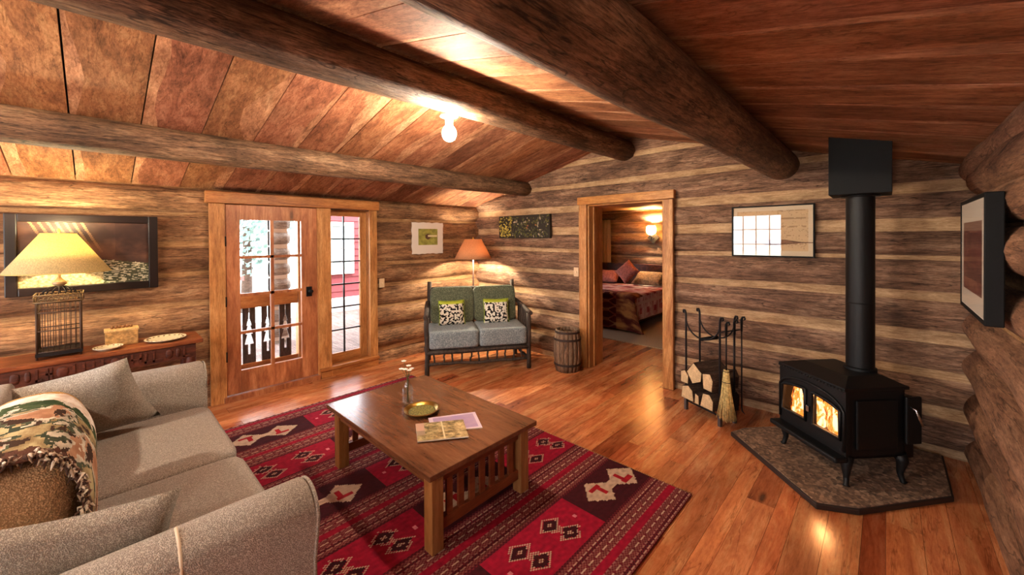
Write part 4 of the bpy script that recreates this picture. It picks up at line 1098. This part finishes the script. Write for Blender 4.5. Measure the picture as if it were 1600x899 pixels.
def stove():
    t = thing('wood_stove', 'black cast-iron wood stove with a fire behind arched glass doors', 'stove', SO, STH)
    W, D, z0, z1 = .53, .40, .17, .60
    hw, hd = W/2, D/2; th = .02
    b = MB()      # hollow body
    b.box((-hw, hd-th, z0), (hw, hd, z1)); b.box((-hw, -hd, z0), (-hw+th, hd, z1)); b.box((hw-th, -hd, z0), (hw, hd, z1)); b.box((-hw, -hd, z0), (hw, hd, z0+th))
    b.build('body', M_stove, t, bevel=.004)
    # front plate with two arched openings
    ox = (-.135, .135); ow, oz0, ozs, rise = .105, .285, .44, .065
    def arch(cx):
        pts = [(cx-ow, oz0), (cx+ow, oz0)]
        full = 2*ow+.06
        top = []
        for k in range(9):
            x = cx+ow-2*ow*k/8; top.append((x, ozs+rise*math.sqrt(max(0, 1-(x/(.135+ow+.02))**2))))
        return pts+top
    b = MB(); yf, yb = -hd-.012, -hd+.014
    def fp(a, c, h): return (a, h, c)
    edges = [-hw-.01, ox[0]-ow, ox[0]+ow, ox[1]-ow, ox[1]+ow, hw+.01]
    for (a, c) in ((0, 1), (2, 3), (4, 5)): b.box((edges[a], yf, z0-.01), (edges[c], yb, z1))
    for cx in ox:
        b.box((cx-ow, yf, z0-.01), (cx+ow, yb, oz0)); top = arch(cx)[2:]
        b.prism([(p[0], p[1]) for p in top]+[(cx-ow, z1), (cx+ow, z1)], fp, yf, yb)
    b.build('front_plate', M_stove, t)
    for cx in ox:     # door frames
        A = arch(cx); pts = [(p[0], yf-.006, p[1]) for p in A]
        d = MB().tube(pts, .011, 8, closed=True).build('door', M_stove, t)
        MB().prism([(p[0]*.999, p[1]) for p in A], fp, yb-.008, yb-.004).build('pane', M_stoveglass, d)
    # arched hood moulding
    pts = []
    for k in range(25):
        x = -.265+.53*k/24; pts.append((x, yf-.004, .452+.105*math.sqrt(max(0, 1-(x/.268)**2))))
    MB().tube([(-.265, yf-.004, .22)]+pts+[(.265, yf-.004, .22)], .009, 8).build('moulding', M_stove, t)
    MB().box((-.012, yf-.02, .36), (.012, yf, .40)).build('latch', M_chrome, t, bevel=.003)
    # ash lip
    MB().box((-hw-.02, -hd-.09, z0-.015), (hw+.02, -hd-.0, z0+.02)).build('ash_lip', M_stove, t, bevel=.012)
    # lid with a low raised crown and a beaded edge
    b = MB(); b.box((-hw-.012, -hd-.022, z1), (hw+.012, hd+.02, z1+.022))
    A = [(-hw-.01, -hd-.015), (hw+.01, -hd-.015), (hw+.01, hd+.01), (-hw-.01, hd+.01)]; B = [(-hw+.09, -hd+.10), (hw-.09, -hd+.10), (hw-.09, hd-.06), (-hw+.09, hd-.06)]
    va = [b.v((*p, z1+.022)) for p in A]; vb = [b.v((*p, z1+.062)) for p in B]
    for k in range(4): b._f([va[k], va[(k+1) % 4], vb[(k+1) % 4], vb[k]])
    b._f(vb); b._f(va[::-1])
    b.build('lid', M_stove, t, bevel=.004)
    b = MB()
    for k in range(22): b.rbox((-hw+.01+k*.0257, -hd-.032, z1+.008), (.016, .012, .012), k=2, cuts=2)
    b.build('beading', M_stove, t)
    for sx in (-1, 1):
        for sy in (-1, 1):      # splayed cabriole legs
            x, y = sx*(hw-.02), sy*(hd-.02)
            MB().tube([(x, y, z0+.01), (x+sx*.012, y+sy*.012, z0-.03), (x+sx*.004, y+sy*.004, .06), (x+sx*.012, y+sy*.012, .012), (x+sx*.018, y+sy*.018, 0)], [.04, .032, .017, .014, .02], 10).build('leg', M_stove, t)
    MB().box((-hw+.03, hd, z0-.03), (hw-.03, hd+.10, z1-.06)).build('heat_shield', M_stove, t, bevel=.01)
    s = MB().box((hw, -hd+.06, z0+.06), (hw+.016, hd-.06, z1-.06)).build('side_door', M_stove, t, bevel=.008)
    MB().box((hw+.01, hd-.02, .26), (hw+.03, hd+.085, .56)).build('side_shield', M_stove, t, bevel=.008)
    MB().tube([(hw+.03, hd+.0, .50), (hw+.055, hd+.01, .49), (hw+.075, hd+.03, .40)], [.005, .007, .009], 8).build('damper_handle', M_chrome, t)
    # fire
    fl = MB(); fl.box((-hw+.03, -hd+.03, z0+.02), (hw-.03, hd-.03, z0+.06)); fl.build('ash_bed', plain('ash', (120, 108, 100), .9, bump=.6, bscale=60), t)
    for k, (a, z, yy, l) in enumerate(((.2, .29, .02, .40), (-.25, .31, -.05, .36), (.06, .36, .03, .38))):
        c, s_ = math.cos(a), math.sin(a)
        MB().tube([(-l/2*c, yy-l/2*s_, z), (0, yy, z+.005), (l/2*c, yy+l/2*s_, z)], [.035, .04, .035], 9, wob=.2, seed=k).build('burning_log', plain('charred_log', (60, 30, 20), .9, bump=.6, bscale=50), t)
    m = bpy.data.materials.new('flame'); m.use_nodes = True; nt = m.node_tree; nt.nodes.clear(); N = nt.nodes.new; K = nt.links.new
    o_ = N('ShaderNodeOutputMaterial'); e = N('ShaderNodeEmission'); tr = N('ShaderNodeBsdfTransparent'); mxs = N('ShaderNodeMixShader')
    tc = N('ShaderNodeTexCoord'); mp = N('ShaderNodeMapping'); mp.inputs['Scale'].default_value = (24, 24, 11); n = N('ShaderNodeTexNoise'); n.inputs['Scale'].default_value = 1; n.inputs['Detail'].default_value = 4; n.inputs['Distortion'].default_value = 1.2
    K(tc.outputs['Object'], mp.inputs[0]); K(mp.outputs[0], n.inputs['Vector'])
    r = N('ShaderNodeValToRGB'); q = r.color_ramp.elements; q[0].position = .34; q[0].color = L4((190, 60, 24)); q[1].position = .6; q[1].color = L4((255, 236, 190)); x = q.new(.5); x.color = L4((250, 150, 60))
    K(n.outputs['Fac'], r.inputs[0]); K(r.outputs[0], e.inputs[0]); e.inputs[1].default_value = FIRE_E/5
    r2 = N('ShaderNodeValToRGB'); r2.color_ramp.elements[0].position = .34; r2.color_ramp.elements[1].position = .46; K(n.outputs['Fac'], r2.inputs[0]); K(r2.outputs[0], mxs.inputs[0]); K(tr.outputs[0], mxs.inputs[1]); K(e.outputs[0], mxs.inputs[2]); K(mxs.outputs[0], o_.inputs[0])
    rnd = random.Random(3)
    for k in range(26):
        x = -.235+.47*k/25; y = rnd.uniform(-.15, -.02); h = rnd.uniform(.16, .30); z = .23
        MB().lathe([(.006, 0), (.03, .03), (.036, .08), (.026, h*.6), (.012, h*.85), (.001, h)], (x, y, z), 10).build('flame', m, t, smooth=2)
    l = bpy.data.lights.new('fire_light', 'POINT'); l.energy = 5; l.color = (1, .5, .2); l.shadow_soft_size = .05
    o = bpy.data.objects.new('fire_light', l); C.objects.link(o); o.parent = t; o.location = (0, -.1, .42)
    return z1+.06
STZ = stove()
def flue():
    px, py = -.13, 3.615
    t = thing('stove_pipe', 'black metal stove pipe rising from the stove to the ceiling', 'stove pipe', (px, py, .04))
    b = MB(); R = .077; z0, z1 = STZ-.012, 1.93-.04
    b.lathe([(R, z0), (R, z1)], n=40); b.lathe([(R+.012, z0-.0), (R+.012, z0+.03), (R, z0+.035)], n=40)
    for z in (1.12, ): b.lathe([(R, z-.004), (R+.002, z), (R, z+.004)], n=40)
    b.build('pipe', M_stove, t, smooth=.6)
    s = .158
    bx = thing('ceiling_support_box', 'black square metal box where the pipe meets the ceiling', 'flue box', (px, py, 1.895))
    b = MB(); lo = [(-s, -s), (s, -s), (s, s), (-s, s)]
    A = [b.v((*p, 0)) for p in lo]; B = [b.v((p[0], p[1], ceil_z(px+p[0])-1.895+.015)) for p in lo]
    for k in range(4): b._f([A[k], A[(k+1) % 4], B[(k+1) % 4], B[k]])
    b._f(A[::-1]); b._f(B); b.build('housing', M_black, bx, bevel=.004)
    MB().lathe([(R, -.012), (R+.03, -.012), (R+.03, .0), (R, .0)], n=36).build('collar', M_stove, bx)
flue()

# ------------------------------------------------------------------ bedroom furniture seen through the doorway
def bedroom():
    tag(MB().box((-4.7, 5.58, 0), (-1.5, 8.0, .012)).build('bedroom_rug', plain('rug_beige', (158, 132, 104), .95, bump=.6, bscale=90, var=.3)), 'beige carpet under the bed in the bedroom', 'rug')
    t = thing('bed', 'bed with a red patterned quilt seen through the doorway', 'bed', (-4.0, 7.1, .012))
    hw, y0, y1 = .86, -.86, 1.0
    MB().box((-hw+.03, y0+.03, .1), (hw-.03, y1, .33)).build('base', M_carved, t)
    MB().rbox((0, (y0+y1)/2, .45), (2*hw, y1-y0, .26), k=12, cuts=6).build('mattress', M_white, t)
    MB().box((-hw, y1, 0), (hw, y1+.05, 1.02)).build('headboard', M_carved, t, bevel=.01)
    for sx in (-1, 1):
        for yy in (y0+.06, y1-.06): MB().box((sx*(hw-.08)-.03, yy-.03, 0), (sx*(hw-.08)+.03, yy+.03, .1)).build('leg', M_carved, t)
    def qc(u, v):
        n = fb(u*9, v*9, 1); c = mixc((176, 110, 112), (222, 196, 194), n*1.5+.5)
        gx, gy = (u*7) % 1, (v*7) % 1
        if abs(gx-.5) > .44 or abs(gy-.5) > .44: c = (206, 178, 172)
        elif max(abs(gx-.5), abs(gy-.5)) < .2: c = mixc((140, 50, 62), (196, 120, 124), n+.5)
        return c
    def qp(u, v):    # quilt: hangs down both the foot and the side facing the door
        x = -hw+u*(2*hw+.45); y = y0-.42+v*(y1-y0+.42-.25); z = .595
        if x > hw: z -= (x-hw); x = hw+.03+.02*nz(v*9, 1)
        if y < y0: z = min(z, .595-(y0-y)); y = y0-.03-.02*nz(u*9, 2)
        return (x, y, max(.16, z)+.008*nz(u*8, v*8, 3))
    q = grid_paint('quilt', 84, 84, qp, qc, M_knit, t, True); md = q.modifiers.new('thick', 'SOLIDIFY'); md.thickness = .012
    bl = None
    def bc(u, v):
        n = fb(u*6, v*6, 3); gx = (u*5+v*5) % 1; gy = (u*5-v*5) % 1
        c = mixc((62, 18, 22), (92, 30, 30), n+.5)
        if abs(gx-.5) < .1 or abs(gy-.5) < .1: c = mixc((120, 52, 40), (150, 110, 80), n+.5)
        if u > .8: c = mixc((84, 34, 30), (176, 124, 70), (n+.3)*1.3)
        return c
    def bp_(u, v):   # folded blanket lying over the foot of the bed, hanging to the floor
        x = -hw+u*(2*hw+.10); s = v*.95; y = y0+.22-s; z = .618
        if y < y0-.01: z = .618-(y0-y)*.80; y = y0-.06-.035*math.sin(u*14)-.06*(1-z/.6)
        if x > hw: z = z-(x-hw)*.4; 
        return (x+(.20*v*v if u > .8 else .05*v)*(u), y, max(.02, z+.01*nz(u*9, v*9, 1)))
    o = grid_paint('bed_blanket', 70, 60, bp_, bc, M_knit, None, True); o.location = (-4.0, 7.1, .012)
    md = o.modifiers.new('thick', 'SOLIDIFY'); md.thickness = .02
    tag(o, 'dark red woven blanket hanging over the foot of the bed', 'blanket')
    Mq = plain('pillow_red', (150, 84, 72), .9, var=.3, bscale=30); Ms = plain('pillow_rose', (176, 110, 100), .9, var=.3, bscale=25); Ml = plain('sham_floral', (150, 116, 84), .9, var=.4, bscale=30)
    def pl(lab, x, y, w_, h_, tilt, rz, mat, roll=0):
        o = thing('bed_pillow', lab, 'pillow', (-4.0+x, 7.1+y, .632), rz, group='pillows on the bed')
        R = rotx(-tilt) @ roty(roll); ext = (abs(math.cos(roll))*h_+abs(math.sin(roll))*w_)/2*math.cos(tilt)
        MB().pillow(w_, h_, .15, R=R, c=(0, 0, ext+.01)).build('cover', mat, o)
    pl('rose pillow lying flat at the window side of the bed', -.52, .72, .6, .36, .9, .1, Ms)
    pl('floral pillow lying at the sconce side of the bed', .45, .74, .66, .38, .9, -.1, Ml)
    pl('square red pillow standing on its corner in the middle of the bed', .08, .52, .40, .40, .45, .0, Mq, roll=.72)
    s = thing('wall_sconce', 'lit cream glass wall sconce on a black iron bracket over the bed', 'sconce', (-3.62, 8.235, 1.60))
    b = MB(); b.prism([(-.0, -.13), (.13, 0), (0, .13), (-.13, 0)], lambda a, c, h: (a, h, c), -.012, .0); b.tube([(0, -.01, 0), (0, -.08, -.04), (0, -.12, .02), (0, -.12, .07)], .009, 7); b.build('bracket', M_iron2, s)
    MB().lathe([(.03, .06), (.085, .10), (.10, .17), (.085, .24), (.075, .25)], (0, -.12, 0), 20).build('shade', shade_mat('sconce_glass', (255, 226, 160), .7), s, smooth=1)
    l = bpy.data.lights.new('sconce_light', 'POINT'); l.energy = SCONCE_P; l.color = (1, .78, .48); l.shadow_soft_size = .04
    o = bpy.data.objects.new('sconce_light', l); C.objects.link(o); o.parent = s; o.location = (0, -.12, .17)
    def cpos(u, v): return (-4.86+.26*u, 8.20-.03-.025*math.sin(u*20), .75+1.27*v)
    o = grid_paint('curtain', 30, 8, cpos, lambda u, v: (214, 190, 150), M_knit, None, True); md = o.modifiers.new('thick', 'SOLIDIFY'); md.thickness = .006
    tag(o, 'pale cream curtain at the bedroom window corner', 'curtain')
    b = MB(); b.tube([(-4.95, 8.19, 2.03), (-4.5, 8.19, 2.03)], .012, 8); b.build('curtain_rod', M_iron2, o)
bedroom()

# ------------------------------------------------------------------ outside the glazed door
def outside():
    struct(MB().box((-9.2, -4, -.25), (-5.1, 8, -.06)).build('porch_floor', wood('porch_boards', (92, 72, 66), (124, 100, 92), (150, 126, 116), 'x', s=1.2, rough=.8, bump=.2)), 'weathered porch boards')
    struct(MB().box((-60, -60, -.6), (30, 70, -.5)).build('ground', plain('pale_ground', (226, 224, 212), .95, var=.12, bscale=2)), 'pale ground beyond the porch')
    struct(MB().box((-6.9, -4, 2.42), (-5.1, 8, 2.5)).build('porch_shade_roof', M_pine_x), 'unseen boarded roof added to shade the porch')  # roof out of view, added to keep sky light off the porch
    X = -5.95
    t = thing('porch_railing', 'porch railing of dark boards with cut-out fir trees', 'railing', (X, 0, -.06))
    MB().box((-.045, -1.5, .80), (.045, 1.92, .98)).build('top_rail', M_pine_y, t, bevel=.006)
    MB().box((-.03, -1.5, .03), (.03, 1.92, .09)).build('bottom_rail', M_pine_y, t, bevel=.006)
    mb = wood('railing_boards', (52, 40, 36), (82, 66, 58), (104, 86, 76), 'z', s=1.5, rough=.8)
    for k in range(16):
        yc = -1.38+k*.21; b = MB(); hw = .071; zb, zt = .06, .82
        tree = [(.006, .80), (.006, .66), (.03, .57), (.016, .57), (.042, .46), (.022, .46), (.052, .33), (.014, .33), (.014, .24), (.014, .2)]
        # the board is what is left round the tree shape: two mirrored side pieces, plus top and bottom
        for s_ in (-1, 1):
            pts = [(yc+s_*a, z) for a, z in tree]; n = len(pts)
            for i in range(n-1):
                (a0, z_0), (a1, z_1) = pts[i], pts[i+1]
                if abs(z_0-z_1) < 1e-6: continue
                b.prism([(a0, z_0), (a1, z_1), (yc+s_*hw, z_1), (yc+s_*hw, z_0)], lambda a, c, h: (h, a, c), -.011, .011)
        b.box((-.011, yc-hw, zb), (.011, yc+hw, .2))
        b.build('baluster_board', mb, t)
    tp = MB().box((-6.02, 1.925, -.06), (-5.90, 2.035, 2.42)).build('porch_post', M_pine_z, bevel=.01); tag(tp, 'square pine porch post at the end of the railing', 'post')
    # stacked logs of the cabin's other wing, ending beside the post
    t = thing('log_wing', 'grey stacked log wall of the neighbouring wing outside the glazed door', 'log wall', (-7.2, 2.02, -.5))
    gl = wood('grey_log', (130, 116, 106), (172, 156, 144), (200, 186, 174), 'y', s=2, rough=.8)
    for k in range(13):
        z = .13+k*.25; b = MB(); b.tube([(0, -.10, z), (0, .12, z), (.0, .19, z)], [.122, .12, .085], 18, wob=.08, seed=k); b.build('log', gl, t, fix=False)
    MB().box((-.06, -.10, 0), (.075, .15, 3.3)).build('chinking', plain('pale_chinking', (206, 196, 186), .9), t)
    # red house across the yard
    h = thing('red_house', 'red clapboard house with a white-framed window across the yard', 'house', (-9.6, 5.35, -.5))
    b = MB()
    for k in range(20): b.prism([(0, k*.17), (.03, k*.17), (.008, k*.17+.17), (0, k*.17+.17)], lambda a, c, hh: (a, hh, c), -1.6, 2.2)
    b.box((-2, -1.6, 0), (0, 2.2, 3.4)); b.build('wall', plain('red_clapboard', (120, 50, 52), .8, var=.15), h)
    for yy in (-1.27, ):
        f = MB(); a, c, z0, z1 = yy-.22, yy+.22, 1.35, 2.42
        f.box((.0, a-.08, z0-.08), (.09, a, z1+.1)); f.box((0, c, z0-.08), (.09, c+.08, z1+.1)); f.box((0, a, z0-.08), (.09, c, z0)); f.box((0, a, z1), (.09, c, z1+.1)); f.box((0, yy-.015, z0), (.07, yy+.015, z1)); f.box((0, a, 1.87), (.07, c, 1.90))
        w_ = f.build('window', M_white, h); MB().box((.04, a, z0), (.05, c, z1)).build('pane', plain('house_pane', (150, 162, 160), .1, spec=.6), w_)
    MB().box((-.02, -1.65, 0), (.5, 2.2, .70)).build('step', plain('grey_step', (180, 172, 164), .8), h)
    b = MB(); 
    # trees
    leafm = plain('pale_leaves', (104, 130, 120), .7, var=.5, bscale=4)
    def tree(x, y, H, lab, seed):
        t = thing('tree', lab, 'tree', (x, y, -.55), group='trees beyond the porch'); rnd = random.Random(seed)
        MB().tube([(0, 0, 0), (.05, .03, H*.4), (0, .0, H*.8)], [.16, .11, .04], 10, wob=.1, seed=seed).build('trunk', M_bark, t, fix=False)
        b = MB()
        for k in range(1500):
            a = rnd.uniform(0, 2*PI); ph = math.acos(rnd.uniform(-1, 1)); r = rnd.random()**.4
            p = Vector((math.cos(a)*math.sin(ph)*r*H*.30, math.sin(a)*math.sin(ph)*r*H*.30, H*.62+math.cos(ph)*r*H*.40)); s_ = rnd.uniform(.06, .13)
            n = Vector((rnd.gauss(0, 1), rnd.gauss(0, 1), rnd.gauss(0, 1))).normalized(); u_ = n.orthogonal().normalized()*s_; v_ = n.cross(u_).normalized()*s_*.6
            b._f([b.v(p-u_), b.v(p+v_), b.v(p+u_), b.v(p-v_)])
        tag(b.build('leaves', leafm, t, fix=False), kind='stuff')
    tree(-13.5, 3.0, 5.0, 'leafy tree straight out beyond the porch railing', 1); tree(-19, 6.5, 6.5, 'tall leafy tree behind the log wing', 2); tree(-17, -2.5, 5.5, 'leafy tree on the far side of the yard towards the sofa', 3)
    f = thing('rail_fence', 'low red rail fence across the yard', 'fence', (-11, .2, -.5))
    for z in (.75, 1.15): MB().box((-.03, -2.2, z), (.03, 2.2, z+.1)).build('rail', plain('red_fence%d' % int(z*100), (176, 84, 78), .8), f)
    for k in range(4): MB().box((-.06, -2+k*1.3, 0), (.06, -1.88+k*1.3, 1.35)).build('post', bpy.data.materials['red_fence75'], f)
outside()
